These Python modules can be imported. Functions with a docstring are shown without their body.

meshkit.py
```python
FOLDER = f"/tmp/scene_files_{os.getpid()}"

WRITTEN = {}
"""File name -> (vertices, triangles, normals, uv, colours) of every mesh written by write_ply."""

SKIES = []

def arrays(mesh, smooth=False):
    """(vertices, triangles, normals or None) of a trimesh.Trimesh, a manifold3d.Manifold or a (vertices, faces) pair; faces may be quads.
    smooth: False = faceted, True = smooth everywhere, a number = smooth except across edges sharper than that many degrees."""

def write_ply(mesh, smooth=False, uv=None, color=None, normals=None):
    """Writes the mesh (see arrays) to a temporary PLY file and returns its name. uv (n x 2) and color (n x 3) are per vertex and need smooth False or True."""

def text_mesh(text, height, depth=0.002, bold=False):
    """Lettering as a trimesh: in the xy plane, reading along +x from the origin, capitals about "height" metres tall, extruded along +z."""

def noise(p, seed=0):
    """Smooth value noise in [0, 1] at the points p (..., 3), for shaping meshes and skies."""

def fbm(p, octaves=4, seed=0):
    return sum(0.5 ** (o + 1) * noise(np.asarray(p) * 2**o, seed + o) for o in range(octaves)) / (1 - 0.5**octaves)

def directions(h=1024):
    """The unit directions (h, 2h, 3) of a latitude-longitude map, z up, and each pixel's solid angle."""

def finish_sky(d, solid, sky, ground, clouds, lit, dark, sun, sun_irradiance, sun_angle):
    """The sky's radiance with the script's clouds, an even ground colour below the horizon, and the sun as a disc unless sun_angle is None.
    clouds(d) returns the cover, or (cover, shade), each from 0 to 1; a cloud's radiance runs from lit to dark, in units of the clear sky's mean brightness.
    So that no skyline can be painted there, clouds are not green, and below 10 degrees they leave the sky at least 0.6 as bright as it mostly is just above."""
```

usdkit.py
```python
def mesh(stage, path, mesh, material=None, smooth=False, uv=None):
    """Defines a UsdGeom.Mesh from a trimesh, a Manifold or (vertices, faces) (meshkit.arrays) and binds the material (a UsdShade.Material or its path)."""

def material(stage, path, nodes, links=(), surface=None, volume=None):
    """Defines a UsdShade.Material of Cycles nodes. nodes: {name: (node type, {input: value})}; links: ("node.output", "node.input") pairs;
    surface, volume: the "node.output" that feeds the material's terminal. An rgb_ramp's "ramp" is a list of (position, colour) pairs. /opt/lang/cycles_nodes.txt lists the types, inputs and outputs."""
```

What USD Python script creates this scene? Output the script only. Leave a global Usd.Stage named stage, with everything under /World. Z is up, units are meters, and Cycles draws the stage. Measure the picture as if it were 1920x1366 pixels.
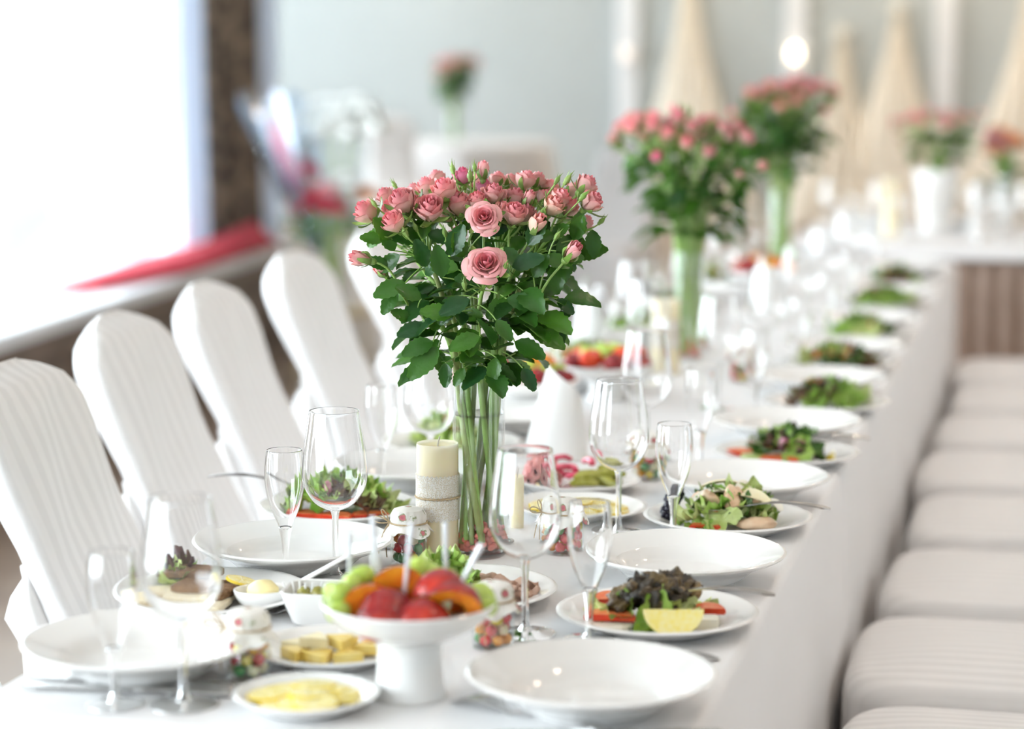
import math, random
import numpy as np
import trimesh
from shapely.geometry import Polygon, LineString, Point
from shapely import affinity
from scipy.cluster.vq import kmeans2
import usdkit, meshkit
from pxr import Usd, UsdGeom, UsdLux, UsdShade, Gf, Sdf, Vt

stage = Usd.Stage.CreateInMemory()
UsdGeom.SetStageUpAxis(stage, 'Z')
UsdGeom.Xform.Define(stage, '/World')
PI = math.pi
PX = 4250.0                       # focal length in picture widths of 1920
TZ = 0.75                         # table height
ZC = TZ + 0.665                   # eye height
PITCH = math.atan(588 / PX)
YAW = math.atan((2010 - 960) / PX * math.cos(PITCH))

# ------------------------------------------------------------------ camera
cam = UsdGeom.Camera.Define(stage, '/World/camera')
fw = np.array([-math.sin(YAW) * math.cos(PITCH), math.cos(YAW) * math.cos(PITCH), -math.sin(PITCH)])
rt = np.array([math.cos(YAW), math.sin(YAW), 0.0])
up = np.cross(rt, fw)
M = Gf.Matrix4d(*rt, 0, *up, 0, *(-fw), 0, 0, 0, ZC, 1)
cam.AddTransformOp().Set(M)
cam.CreateFocalLengthAttr(80.0)
cam.CreateHorizontalApertureAttr(1920 * 80.0 / PX)
cam.CreateVerticalApertureAttr(1366 * 80.0 / PX)
cam.CreateFStopAttr(2.2)
cam.CreateFocusDistanceAttr(2.90)
cam.CreateClippingRangeAttr(Gf.Vec2f(0.05, 200))
cam.CreateExposureAttr(-0.07)

# ------------------------------------------------------------------ light
A_ROOM = math.atan(0.08)          # the room is turned 4.6 degrees against the long table
UX = np.array([math.cos(A_ROOM), math.sin(A_ROOM)])
VX = np.array([-math.sin(A_ROOM), math.cos(A_ROOM)])


def room(u, v, z=0.0):
    p = u * UX + v * VX
    return np.array([p[0], p[1], z])


dome = UsdLux.DomeLight.Define(stage, '/World/sky')
dome.CreateColorAttr(Gf.Vec3f(0.86, 0.94, 1.0))
dome.CreateIntensityAttr(3.2)
WINDOWS = [(-2.2, 2.6), (3.2, 9.36)]       # v ranges of the two long windows
SILL_Z, WIN_TOP = 0.55, 2.75
U_GLASS = -3.0


def window_light(name, v0, v1, inten, u=U_GLASS - 0.12, z0=SILL_Z, z1=WIN_TOP, col=(0.80, 0.91, 1.0)):
    """Daylight through a window: a rectangle of sky just outside the pane, facing into the room."""
    l = UsdLux.RectLight.Define(stage, '/World/' + name)
    c = room(u, (v0 + v1) / 2, (z0 + z1) / 2)
    # rect light shines along its -z; local x along the wall, local y up
    zz = np.array([-UX[0], -UX[1], 0.0]); yy = np.array([0, 0, 1.0]); xx = np.cross(yy, zz)
    l.AddTransformOp().Set(Gf.Matrix4d(*xx, 0, *yy, 0, *zz, 0, *c, 1))
    l.CreateWidthAttr(v1 - v0 + 0.3); l.CreateHeightAttr(z1 - z0 + 0.3)
    l.CreateIntensityAttr(inten); l.CreateColorAttr(Gf.Vec3f(*col))


window_light('window_daylight', *WINDOWS[0], 3.4)
window_light('window_daylight_001', *WINDOWS[1], 3.4)
window_light('window_daylight_002', 12.2, 17.6, 2.8, u=-6.62)
DOWNLIGHT = 135.0                  # radiance of the warm ceiling downlights

# ------------------------------------------------------------------ helpers
used = {}


def numbered(path):
    n = used.get(path, 0)
    used[path] = n + 1
    return path if n == 0 else '%s_%03d' % (path, n)


def path_of(parent):
    return '/World' if parent is None else str(parent.GetPath())


def tag(o, label, cat=None, group=None, kind=None):
    if hasattr(o, 'GetPrim'):
        o = o.GetPrim()
    if label: o.SetCustomDataByKey('label', label)
    if cat: o.SetCustomDataByKey('category', cat)
    if group: o.SetCustomDataByKey('group', group)
    if kind: o.SetCustomDataByKey('kind', kind)
    return o


def xf(path, loc, rotz, scale):
    x = UsdGeom.Xform.Define(stage, path)
    x.AddTranslateOp().Set(Gf.Vec3d(*[float(a) for a in loc]))
    x.AddRotateZOp().Set(float(math.degrees(rotz)))
    x.AddScaleOp().Set(Gf.Vec3f(scale, scale, scale))
    return x.GetPrim()


def thing(name, label, cat, loc=(0, 0, 0), rotz=0.0, group=None, kind=None, scale=1.0):
    return tag(xf(numbered('/World/' + name), loc, rotz, scale), label, cat, group, kind)


def dup(root, label, loc, rotz=0.0, group=None, scale=1.0):
    was = root.GetCustomData()
    base = root.GetName()
    if base[-4:-3] == '_' and base[-3:].isdigit(): base = base[:-4]
    r = xf(numbered('/World/' + base), loc, rotz, scale)
    r.GetReferences().AddInternalReference(root.GetPath())
    r.SetInstanceable(True)
    return tag(r, label, was['category'], group or was.get('group'))


def obj(name, mesh, m, parent=None, smooth=35, label=None, cat=None, group=None, kind=None, col=None):
    p = numbered(path_of(parent) + '/' + name)
    g = usdkit.mesh(stage, p, mesh, m, smooth=smooth)
    if col is not None:
        UsdGeom.PrimvarsAPI(g).CreatePrimvar('col', Sdf.ValueTypeNames.Color3fArray, 'vertex').Set(Vt.Vec3fArray.FromNumpy(np.asarray(col, np.float32)))
    return tag(g, label, cat, group, kind)


def cat_(ms):
    return trimesh.util.concatenate([m for m in ms])


def lathe(prof, n=64):
    return trimesh.creation.revolve(np.array(prof, float), sections=n)


def tube(pts, rad, n=8, caps=True):
    p = np.asarray(pts, float)
    r = np.broadcast_to(np.asarray(rad, float), (len(p),))
    t = np.gradient(p, axis=0); t /= np.linalg.norm(t, axis=1, keepdims=True) + 1e-12
    ref = np.array([0, 0, 1.0]) if abs(t[:, 2]).mean() < 0.8 else np.array([1.0, 0, 0])
    a = np.cross(t, ref); a /= np.linalg.norm(a, axis=1, keepdims=True) + 1e-12
    b = np.cross(t, a)
    th = np.arange(n) * 2 * PI / n
    v = p[:, None] + r[:, None, None] * (np.cos(th)[None, :, None] * a[:, None] + np.sin(th)[None, :, None] * b[:, None])
    v = v.reshape(-1, 3); f = []
    for i in range(len(p) - 1):
        for j in range(n):
            q = [i * n + j, i * n + (j + 1) % n, (i + 1) * n + (j + 1) % n, (i + 1) * n + j]
            f += [[q[0], q[2], q[1]], [q[0], q[3], q[2]]]
    if caps:
        v = np.vstack([v, p[0], p[-1]]); c0, c1 = len(v) - 2, len(v) - 1
        o = (len(p) - 1) * n
        for j in range(n):
            f += [[c0, j, (j + 1) % n], [c1, o + (j + 1) % n, o + j]]
    m = trimesh.Trimesh(v, np.array(f), process=False)
    m.fix_normals() if False else None
    return m


def bez(*P, n=12):
    P = [np.asarray(p, float) for p in P]
    t = np.linspace(0, 1, n)[:, None]
    while len(P) > 1:
        P = [a * (1 - t) + b * t for a, b in zip(P[:-1], P[1:])]
    return P[0]


def grid_faces(nu, nv, wrap=False):
    f = []
    for i in range(nu - 1):
        for j in range(nv if wrap else nv - 1):
            k = (j + 1) % nv
            a, b, c, d = i * nv + j, i * nv + k, (i + 1) * nv + k, (i + 1) * nv + j
            f += [[a, b, c], [a, c, d]]
    return np.array(f)


def loft(rings, cap0=True, cap1=True):
    """rings: (k, n, 3) closed loops."""
    R = np.asarray(rings, float); k, n = R.shape[:2]
    v = R.reshape(-1, 3); f = grid_faces(k, n, True).tolist()
    extra = []
    if cap0:
        extra.append(R[0].mean(0)); c = len(v) + len(extra) - 1
        f += [[c, (j + 1) % n, j] for j in range(n)]
    if cap1:
        extra.append(R[-1].mean(0)); c = len(v) + len(extra) - 1; o = (k - 1) * n
        f += [[c, o + j, o + (j + 1) % n] for j in range(n)]
    if extra: v = np.vstack([v, extra])
    m = trimesh.Trimesh(v, np.array(f), process=False)
    return m


def box(x0, x1, y0, y1, z0, z1):
    m = trimesh.creation.box([x1 - x0, y1 - y0, z1 - z0]); m.apply_translation([(x0 + x1) / 2, (y0 + y1) / 2, (z0 + z1) / 2]); return m


def rbox(x0, x1, y0, y1, z0, z1, r=0.004):
    """box with rounded vertical edges and chamfered top and bottom"""
    s = Polygon([(x0, y0), (x1, y0), (x1, y1), (x0, y1)]).buffer(-r).buffer(r, quad_segs=4)
    ring = lambda poly, z: np.array([(x, y, z) for x, y in list(poly.exterior.coords)[:-1]])
    full = ring(s, 0); c = full.mean(0); out = []
    n = len(full)
    for z, k in ((z0, r * .6), (z0 + r * .6, 0), (z1 - r * .6, 0), (z1, r * .6)):
        q = full.copy(); d = q - c
        q[:, 0] -= np.sign(d[:, 0]) * np.minimum(k, abs(d[:, 0])); q[:, 1] -= np.sign(d[:, 1]) * np.minimum(k, abs(d[:, 1])); q[:, 2] = z
        out.append(q)
    m = loft(out); m.fix_normals(); return m


def R_(m):
    """room frame -> world"""
    T = np.eye(4); T[:2, 0] = UX; T[:2, 1] = VX
    m = m.copy(); m.apply_transform(T); return m


def rot(m, ang, axis, at=(0, 0, 0)):
    m = m.copy(); m.apply_transform(trimesh.transformations.rotation_matrix(ang, axis, at)); return m


def mv(m, x=0, y=0, z=0):
    m = m.copy(); m.apply_translation([x, y, z]); return m


def frame_to(m, axis, at, spin=0.0):
    """rotate local +z to axis, then move"""
    axis = np.asarray(axis, float) / np.linalg.norm(axis)
    T = trimesh.geometry.align_vectors([0, 0, 1], axis)
    S = trimesh.transformations.rotation_matrix(spin, [0, 0, 1])
    m = m.copy(); m.apply_transform(T @ S); m.apply_translation(at); return m


# ------------------------------------------------------------------ materials
LK = '/World/Looks/'
UsdGeom.Scope.Define(stage, '/World/Looks')


def mat(name, c, rough=0.5, c2=None, nscale=8.0, bump=None, bscale=60.0, rnd=0.0, ramp=(0.35, 0.65), detail=3.0, **kw):
    """Principled; c2 mixes in by noise; bump strength with its own noise; rnd varies the brightness from object to object."""
    n = {'p': ('principled_bsdf', dict(base_color=c, roughness=rough, **kw)), 't': ('texture_coordinate', {})}
    L = []
    src = None
    if c2 is not None:
        n['n'] = ('noise_texture', dict(scale=nscale, detail=detail)); L.append(('t.object', 'n.vector'))
        n['r'] = ('rgb_ramp', {'ramp': [(ramp[0], c), (ramp[1], c2)]}); L.append(('n.fac', 'r.fac')); src = 'r.color'
    if rnd:
        n['oi'] = ('object_info', {}); n['m'] = ('math', dict(math_type='multiply_add', value2=rnd, value3=1 - rnd / 2)); L.append(('oi.random', 'm.value1'))
        n['cc'] = ('combine_color', {}); L += [('m.value', 'cc.r'), ('m.value', 'cc.g'), ('m.value', 'cc.b')]
        n['x'] = ('mix', dict(mix_type='multiply', fac=1.0, color1=c)); L.append(('cc.color', 'x.color2'))
        if src: L.append((src, 'x.color1'))
        src = 'x.color'
    if src: L.append((src, 'p.base_color'))
    if bump:
        n['bn'] = ('noise_texture', dict(scale=bscale, detail=3.0)); n['b'] = ('bump', dict(strength=bump, distance=0.01))
        L += [('t.object', 'bn.vector'), ('bn.fac', 'b.height'), ('b.normal', 'p.normal')]
    return usdkit.material(stage, LK + name, n, L, surface='p.BSDF')


ceramic = mat('white_porcelain', (0.86, 0.85, 0.83), 0.09, specular_ior_level=0.55)
ceramic_warm = mat('cream_porcelain', (0.84, 0.82, 0.78), 0.12)
steel = mat('polished_steel', (0.56, 0.55, 0.54), 0.16, metallic=1.0)
table_wood = mat('table_wood', (0.30, 0.20, 0.12), 0.5)
floor_m = mat('floor_wood', (0.26, 0.19, 0.145), 0.35, (0.33, 0.25, 0.19), 3.0)
wall_m = mat('wall_paint', (0.46, 0.50, 0.50), 0.8, (0.48, 0.52, 0.52), 1.2)
white_paint = mat('white_paint', (0.82, 0.84, 0.86), 0.5)
ceil_m = mat('ceiling_paint', (0.85, 0.83, 0.80), 0.9)
sill_m = mat('sill_stone', (0.62, 0.64, 0.66), 0.3, (0.70, 0.71, 0.73), 6.0)
panel_m = mat('panel_wood', (0.13, 0.095, 0.075), 0.5, (0.17, 0.125, 0.10), 5.0)
panel_dark = mat('panel_inset_wood', (0.11, 0.08, 0.065), 0.5, (0.15, 0.11, 0.085), 5.0)
red_cloth = mat('red_cotton', (0.62, 0.02, 0.05), 0.8, (0.70, 0.04, 0.08), 20.0, bump=.3, bscale=120, sheen_weight=.1)
candle_wax = mat('candle_wax', (0.85, 0.74, 0.52), 0.5, subsurface_weight=0.25, subsurface_radius=(1, .6, .3), subsurface_scale=0.008)
wick_m = mat('wick', (0.55, 0.5, 0.45), 0.9)
twine_m = mat('twine', (0.46, 0.34, 0.20), 0.9, (0.56, 0.43, 0.27), 300.0)
grape_m = mat('grape_skin', (0.40, 0.58, 0.08), 0.2, (0.50, 0.66, 0.14), 40.0, subsurface_weight=.3, subsurface_radius=(1, 1, .3), subsurface_scale=.006, rnd=.25)
olive_m = mat('olive_skin', (0.20, 0.19, 0.03), 0.22, (0.30, 0.26, 0.06), 90.0, rnd=.3)
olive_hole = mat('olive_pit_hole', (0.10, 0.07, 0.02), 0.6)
nect_skin = mat('nectarine_skin', (0.22, 0.008, 0.014), 0.22, (0.52, 0.03, 0.012), 26.0, ramp=(.4, .7), rnd=.35)
nect_flesh = mat('nectarine_flesh', (0.92, 0.33, 0.02), 0.3, (0.85, 0.13, 0.012), 50.0, ramp=(.45, .75), subsurface_weight=.15, subsurface_scale=.004)
cheese_m = mat('yellow_cheese', (0.88, 0.62, 0.12), 0.45, (0.92, 0.72, 0.25), 40.0, rnd=.15)
cheese_pale = mat('pale_cheese', (0.90, 0.80, 0.50), 0.45, (0.92, 0.84, 0.60), 40.0, rnd=.12)
lemon_peel = mat('lemon_peel', (0.90, 0.66, 0.04), 0.35, bump=.25, bscale=500)
lemon_pith = mat('lemon_pith', (0.93, 0.88, 0.66), 0.5)
lemon_pulp = mat('lemon_pulp', (0.93, 0.78, 0.22), 0.22, (0.95, 0.85, 0.42), 160.0, rnd=.1)
tomato_m = mat('tomato', (0.72, 0.035, 0.012), 0.2, (0.82, 0.10, 0.03), 60.0, rnd=.2)
tomato_seed = mat('tomato_flesh', (0.82, 0.16, 0.05), 0.25, (0.85, 0.30, 0.12), 90.0)
mozz_m = mat('mozzarella', (0.90, 0.87, 0.76), 0.35)
lett_a = mat('lettuce_green', (0.22, 0.42, 0.05), 0.35, (0.42, 0.58, 0.14), 30.0, rnd=.5, bump=.3, bscale=120)
lett_b = mat('lettuce_pale', (0.48, 0.62, 0.16), 0.35, (0.68, 0.74, 0.36), 28.0, rnd=.3, bump=.3, bscale=120)
lett_d = mat('lettuce_dark', (0.05, 0.13, 0.025), 0.3, (0.12, 0.22, 0.04), 34.0, rnd=.5, bump=.3, bscale=120)
lett_r = mat('lettuce_red', (0.09, 0.02, 0.03), 0.3, (0.16, 0.10, 0.04), 34.0, rnd=.4)
mush_m = mat('fried_mushroom', (0.055, 0.035, 0.02), 0.35, (0.20, 0.14, 0.06), 70.0, rnd=.6, bump=.5, bscale=200)
mush_t = mat('fried_mushroom_tan', (0.16, 0.10, 0.045), 0.35, (0.34, 0.24, 0.10), 70.0, rnd=.5, bump=.5, bscale=200)
mush_k = mat('fried_mushroom_dark', (0.022, 0.018, 0.016), 0.25, (0.07, 0.05, 0.03), 80.0, rnd=.5, bump=.5, bscale=200)
chicken_m = mat('chicken', (0.80, 0.52, 0.32), 0.45, (0.88, 0.68, 0.48), 60.0, rnd=.2)
meat_m = mat('roast_meat', (0.48, 0.28, 0.20), 0.42, (0.66, 0.45, 0.34), 45.0, rnd=.35)
meat_pink = mat('ham', (0.84, 0.27, 0.27), 0.38, (0.90, 0.45, 0.42), 40.0, rnd=.2)
beet_m = mat('pickled_pepper', (0.72, 0.05, 0.13), 0.25, (0.80, 0.14, 0.22), 60.0, rnd=.25)
pickle_m = mat('pickle', (0.27, 0.27, 0.03), 0.25, (0.40, 0.38, 0.09), 80.0, rnd=.25)
bread_dark = mat('rye_bread', (0.20, 0.10, 0.04), 0.85, (0.30, 0.17, 0.08), 140.0, bump=.6, bscale=300)
bread_white = mat('white_bread', (0.88, 0.76, 0.52), 0.85, (0.92, 0.83, 0.64), 120.0, bump=.5, bscale=300)
butter_m = mat('butter', (0.93, 0.80, 0.40), 0.4)
onion_m = mat('red_onion', (0.50, 0.10, 0.20), 0.3, (0.70, 0.40, 0.45), 90.0)
stem_m = mat('rose_stem', (0.27, 0.45, 0.09), 0.4, (0.36, 0.53, 0.15), 60.0, rnd=.3)
stem_brown = mat('rose_stem_woody', (0.32, 0.36, 0.12), 0.5, (0.36, 0.46, 0.14), 60.0, rnd=.3)
sepal_m = mat('sepal_green', (0.18, 0.32, 0.05), 0.45, (0.26, 0.38, 0.10), 60.0, rnd=.3)
bead_m = mat('red_gel_bead', (0.95, 0.22, 0.17), 0.12, rnd=.3, subsurface_weight=.2, subsurface_scale=.005)
plastic_white = mat('white_plastic', (0.86, 0.86, 0.85), 0.25)
plastic_clear = mat('frosted_plastic', (0.88, 0.90, 0.94), 0.25, transmission_weight=0.25)
napkin_m = mat('napkin_paper', (0.88, 0.87, 0.85), 0.8, bump=.12, bscale=300)
skirt_m = mat('beige_skirt_cloth', (0.34, 0.24, 0.185), 0.8, (0.40, 0.29, 0.23), 20.0)
drape_m = mat('cream_drape', (0.90, 0.84, 0.73), 0.8, (0.93, 0.87, 0.77), 12.0)
stone_m = mat('white_orchid', (0.93, 0.94, 0.91), 0.6)
flower_red = mat('crimson_petal', (0.52, 0.04, 0.08), 0.5, (0.70, 0.10, 0.16), 20.0, rnd=.3)
flower_pink = mat('pale_pink_petal', (0.85, 0.38, 0.42), 0.5, (0.88, 0.55, 0.56), 20.0, rnd=.3)
flower_orange = mat('apricot_petal', (0.80, 0.42, 0.20), 0.5, rnd=.3)
wood_light = mat('stool_wood', (0.40, 0.30, 0.16), 0.5, (0.48, 0.37, 0.20), 9.0)
brass_m = mat('fixture_white_metal', (0.8, 0.8, 0.8), 0.3)


def emit(name, c, s):
    return usdkit.material(stage, LK + name, {'e': ('emission', dict(color=c, strength=s))}, [], surface='e.emission')


bulb_m = emit('warm_bulb', (1.0, 0.86, 0.68), 6.0)
down_m = emit('downlight_glow', (1.0, 0.77, 0.59), DOWNLIGHT)


def cloth_mat(name, c, band=None, rough=0.75):
    """White linen or satin: fine weave, soft creases; woven satin stripes if band (stripes per metre)."""
    n = {'t': ('texture_coordinate', {}), 'p': ('principled_bsdf', dict(base_color=c, roughness=rough, sheen_weight=0.08)),
         'w': ('noise_texture', dict(scale=9.0, detail=4.0)), 'w2': ('noise_texture', dict(scale=900.0, detail=1.0)),
         'b': ('bump', dict(strength=0.20, distance=0.02)), 'b2': ('bump', dict(strength=0.10, distance=0.001))}
    L = [('t.object', 'w.vector'), ('t.object', 'w2.vector'), ('w.fac', 'b.height'), ('w2.fac', 'b2.height'), ('b.normal', 'b2.normal'), ('b2.normal', 'p.normal')]
    if band:
        n['s'] = ('wave_texture', dict(wave_type='bands', bands_direction='y', profile='sine', scale=band, distortion=0.3))
        n['r'] = ('rgb_ramp', {'ramp': [(0.3, tuple(x * .93 for x in c)), (0.7, c)]}); n['rr'] = ('rgb_ramp', {'ramp': [(0.3, (.75,) * 3), (0.7, (.42,) * 3)]})
        L += [('t.object', 's.vector'), ('s.fac', 'r.fac'), ('s.fac', 'rr.fac'), ('r.color', 'p.base_color'), ('rr.color', 'p.roughness')]
    return usdkit.material(stage, LK + name, n, L, surface='p.BSDF')


linen = cloth_mat('white_linen', (0.80, 0.79, 0.79))
satin = cloth_mat('striped_satin', (0.83, 0.81, 0.80), band=10.0)


def lace_mat():
    n = {'t': ('texture_coordinate', {}), 'v': ('voronoi_texture', dict(scale=520.0, feature='distance_to_edge')), 'r': ('rgb_ramp', {'ramp': [(0.08, (0.86, 0.84, 0.80)), (0.22, (0.70, 0.60, 0.44))]}),
         'p': ('principled_bsdf', dict(roughness=0.9)), 'b': ('bump', dict(strength=.6, distance=.002))}
    return usdkit.material(stage, LK + 'white_lace', n, [('t.object', 'v.vector'), ('v.distance', 'r.fac'), ('r.color', 'p.base_color'), ('v.distance', 'b.height'), ('b.normal', 'p.normal')], surface='p.BSDF')


def print_cloth():
    """white cotton printed with little roses and leaves"""
    n = {'t': ('texture_coordinate', {}), 'v': ('voronoi_texture', dict(scale=52.0, feature='f1')), 'nz': ('noise_texture', dict(scale=260.0, detail=2.0)),
         'a': ('math', dict(math_type='multiply_add', value2=0.35, value3=0.0)), 'ad': ('math', dict(math_type='add')),
         'r': ('rgb_ramp', {'ramp': [(0.0, (0.42, 0.06, 0.10)), (0.36, (0.62, 0.20, 0.22)), (0.42, (0.25, 0.30, 0.14)), (0.50, (0.84, 0.81, 0.76)), (1.0, (0.86, 0.83, 0.78))]}),
         'p': ('principled_bsdf', dict(roughness=0.85))}
    return usdkit.material(stage, LK + 'rose_print_cotton', n, [('t.object', 'v.vector'), ('t.object', 'nz.vector'), ('nz.fac', 'a.value1'), ('v.distance', 'ad.value1'), ('a.value', 'ad.value2'), ('ad.value', 'r.fac'), ('r.color', 'p.base_color')], surface='p.BSDF')


def curtain_mat():
    n = {'t': ('texture_coordinate', {}), 'v': ('noise_texture', dict(scale=14.0, detail=5.0, roughness=.7)), 'r': ('rgb_ramp', {'ramp': [(0.40, (0.055, 0.045, 0.040)), (0.60, (0.30, 0.225, 0.16))]}),
         'p': ('principled_bsdf', dict(roughness=0.8))}
    return usdkit.material(stage, LK + 'brown_brocade', n, [('t.object', 'v.vector'), ('v.fac', 'r.fac'), ('r.color', 'p.base_color')], surface='p.BSDF')


lace_m, cap_m, curtain_m = lace_mat(), print_cloth(), curtain_mat()
sheer_m = usdkit.material(stage, LK + 'sheer_voile', {'d': ('principled_bsdf', dict(base_color=(.80, .84, .90), roughness=.9)), 'tr': ('translucent_bsdf', dict(color=(.75, .82, .92))), 'm': ('mix_closure', dict(fac=.30))},
                          [('d.BSDF', 'm.closure1'), ('tr.BSDF', 'm.closure2')], surface='m.closure')


def pane(name, tint=(0.99, 0.99, 0.99), base=0.04, power=5.0):
    """thin clear wall: passes light straight on and mirrors more at grazing angles"""
    n = {'g': ('geometry', {}), 'd': ('vector_math', dict(math_type='dot_product')), 'a': ('math', dict(math_type='absolute')), 's': ('math', dict(math_type='subtract', value1=1.0)),
         'pw': ('math', dict(math_type='power', value2=power)), 'f': ('math', dict(math_type='multiply_add', value2=1 - base, value3=base)),
         'tr': ('transparent_bsdf', dict(color=tint)), 'gl': ('glossy_bsdf', dict(color=(1, 1, 1), roughness=0.0)), 'm': ('mix_closure', {})}
    L = [('g.incoming', 'd.vector1'), ('g.normal', 'd.vector2'), ('d.value', 'a.value1'), ('a.value', 's.value2'), ('s.value', 'pw.value1'), ('pw.value', 'f.value1'), ('f.value', 'm.fac'), ('tr.BSDF', 'm.closure1'), ('gl.BSDF', 'm.closure2')]
    return usdkit.material(stage, LK + name, n, L, surface='m.closure')


thin_glass = pane('thin_glass', (0.985, 0.99, 0.99), 0.05)
water_m = pane('clear_water', (0.97, 0.985, 0.97), 0.02)
window_glass = pane('window_glass', (0.97, 0.98, 0.98), 0.04)
cello_m = pane('blue_cellophane', (0.72, 0.84, 0.95), 0.30, 2.0)
solid_glass = mat('solid_glass', (1.0, 1.0, 1.0), 0.0, transmission_weight=1.0, ior=1.5)
jar_glass = pane('jar_glass', (0.97, 0.98, 0.98), 0.06)


def col_mat(name, rough=0.45, sss=0.0, trans=0.0):
    """colour from the mesh's own primvar (petals: pale base, deeper rim), varied a little from flower to flower"""
    n = {'a': ('attribute', dict(attribute='col')), 'oi': ('object_info', {}), 'm': ('math', dict(math_type='multiply_add', value2=.22, value3=.90)), 'cc': ('combine_color', {}),
         'x': ('mix', dict(mix_type='multiply', fac=1.0)), 'p': ('principled_bsdf', dict(roughness=rough, sheen_weight=.15)), 'tr': ('translucent_bsdf', {}), 'mm': ('mix_closure', dict(fac=trans))}
    L = [('oi.random', 'm.value1'), ('m.value', 'cc.r'), ('m.value', 'cc.g'), ('m.value', 'cc.b'), ('a.color', 'x.color1'), ('cc.color', 'x.color2'), ('x.color', 'p.base_color'), ('x.color', 'tr.color'), ('p.BSDF', 'mm.closure1'), ('tr.BSDF', 'mm.closure2')]
    return usdkit.material(stage, LK + name, n, L, surface='mm.closure')


petal_m = col_mat('rose_petal', .5, trans=.25)


def leaf_mat(name, c, c2, rough=.28):
    n = {'oi': ('object_info', {}), 'r': ('rgb_ramp', {'ramp': [(0.0, c), (1.0, c2)]}), 'p': ('principled_bsdf', dict(roughness=rough, specular_ior_level=.5)), 'tr': ('translucent_bsdf', dict(color=(0.25, 0.5, 0.04))),
         'mm': ('mix_closure', dict(fac=.28)), 't': ('texture_coordinate', {}), 'nz': ('noise_texture', dict(scale=90.0, detail=3.0)), 'b': ('bump', dict(strength=.35, distance=.004))}
    L = [('oi.random', 'r.fac'), ('r.color', 'p.base_color'), ('p.BSDF', 'mm.closure1'), ('tr.BSDF', 'mm.closure2'), ('t.object', 'nz.vector'), ('nz.fac', 'b.height'), ('b.normal', 'p.normal')]
    return usdkit.material(stage, LK + name, n, L, surface='mm.closure')


leaf_m = leaf_mat('rose_leaf', (0.012, 0.060, 0.020), (0.075, 0.21, 0.020))
leaf_far = leaf_mat('bouquet_leaf', (0.05, 0.16, 0.05), (0.13, 0.30, 0.08), .5)


def at(px, py, z):
    """point of the world at height z seen at a pixel of the 1920 x 1366 picture (used to take positions from the photograph)"""
    d = rt * (px - 960) / PX - up * (py - 683) / PX + fw
    return np.array([0, 0, ZC]) + d * (z - ZC) / d[2]


def atZ(px, py, Z):
    return np.array([0, 0, ZC]) + Z * (rt * (px - 960) / PX - up * (py - 683) / PX + fw)

# ================================================================== THE ROOM
U_L, U_R, V_F, V_B, V_C, CEIL = -2.9, 5.2, -3.0, 18.6, 10.64, 3.3
U_L2 = -6.5                      # beyond the corner at V_C the room is wider on the left


def struct(name, mesh, m, parent=None, smooth=35):
    o = obj(name, mesh, m, parent, smooth)
    if parent is None: tag(o, None, None, None, 'structure')
    return o


struct('floor', R_(box(U_L2 - .3, U_R + .2, V_F - .2, V_B + .2, -0.12, 0.0)), floor_m)
struct('ceiling', R_(box(U_L2 - .3, U_R + .2, V_F - .2, V_B + .2, CEIL, CEIL + .12)), ceil_m)
struct('wall_back', R_(box(U_L2 - .3, U_R + .2, V_B, V_B + .2, 0, CEIL)), wall_m)
struct('wall_right', R_(box(U_R, U_R + .2, V_F, V_B, 0, CEIL)), wall_m)
struct('wall_front', R_(box(U_L - .3, U_R, V_F - .2, V_F, 0, CEIL)), wall_m)
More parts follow.
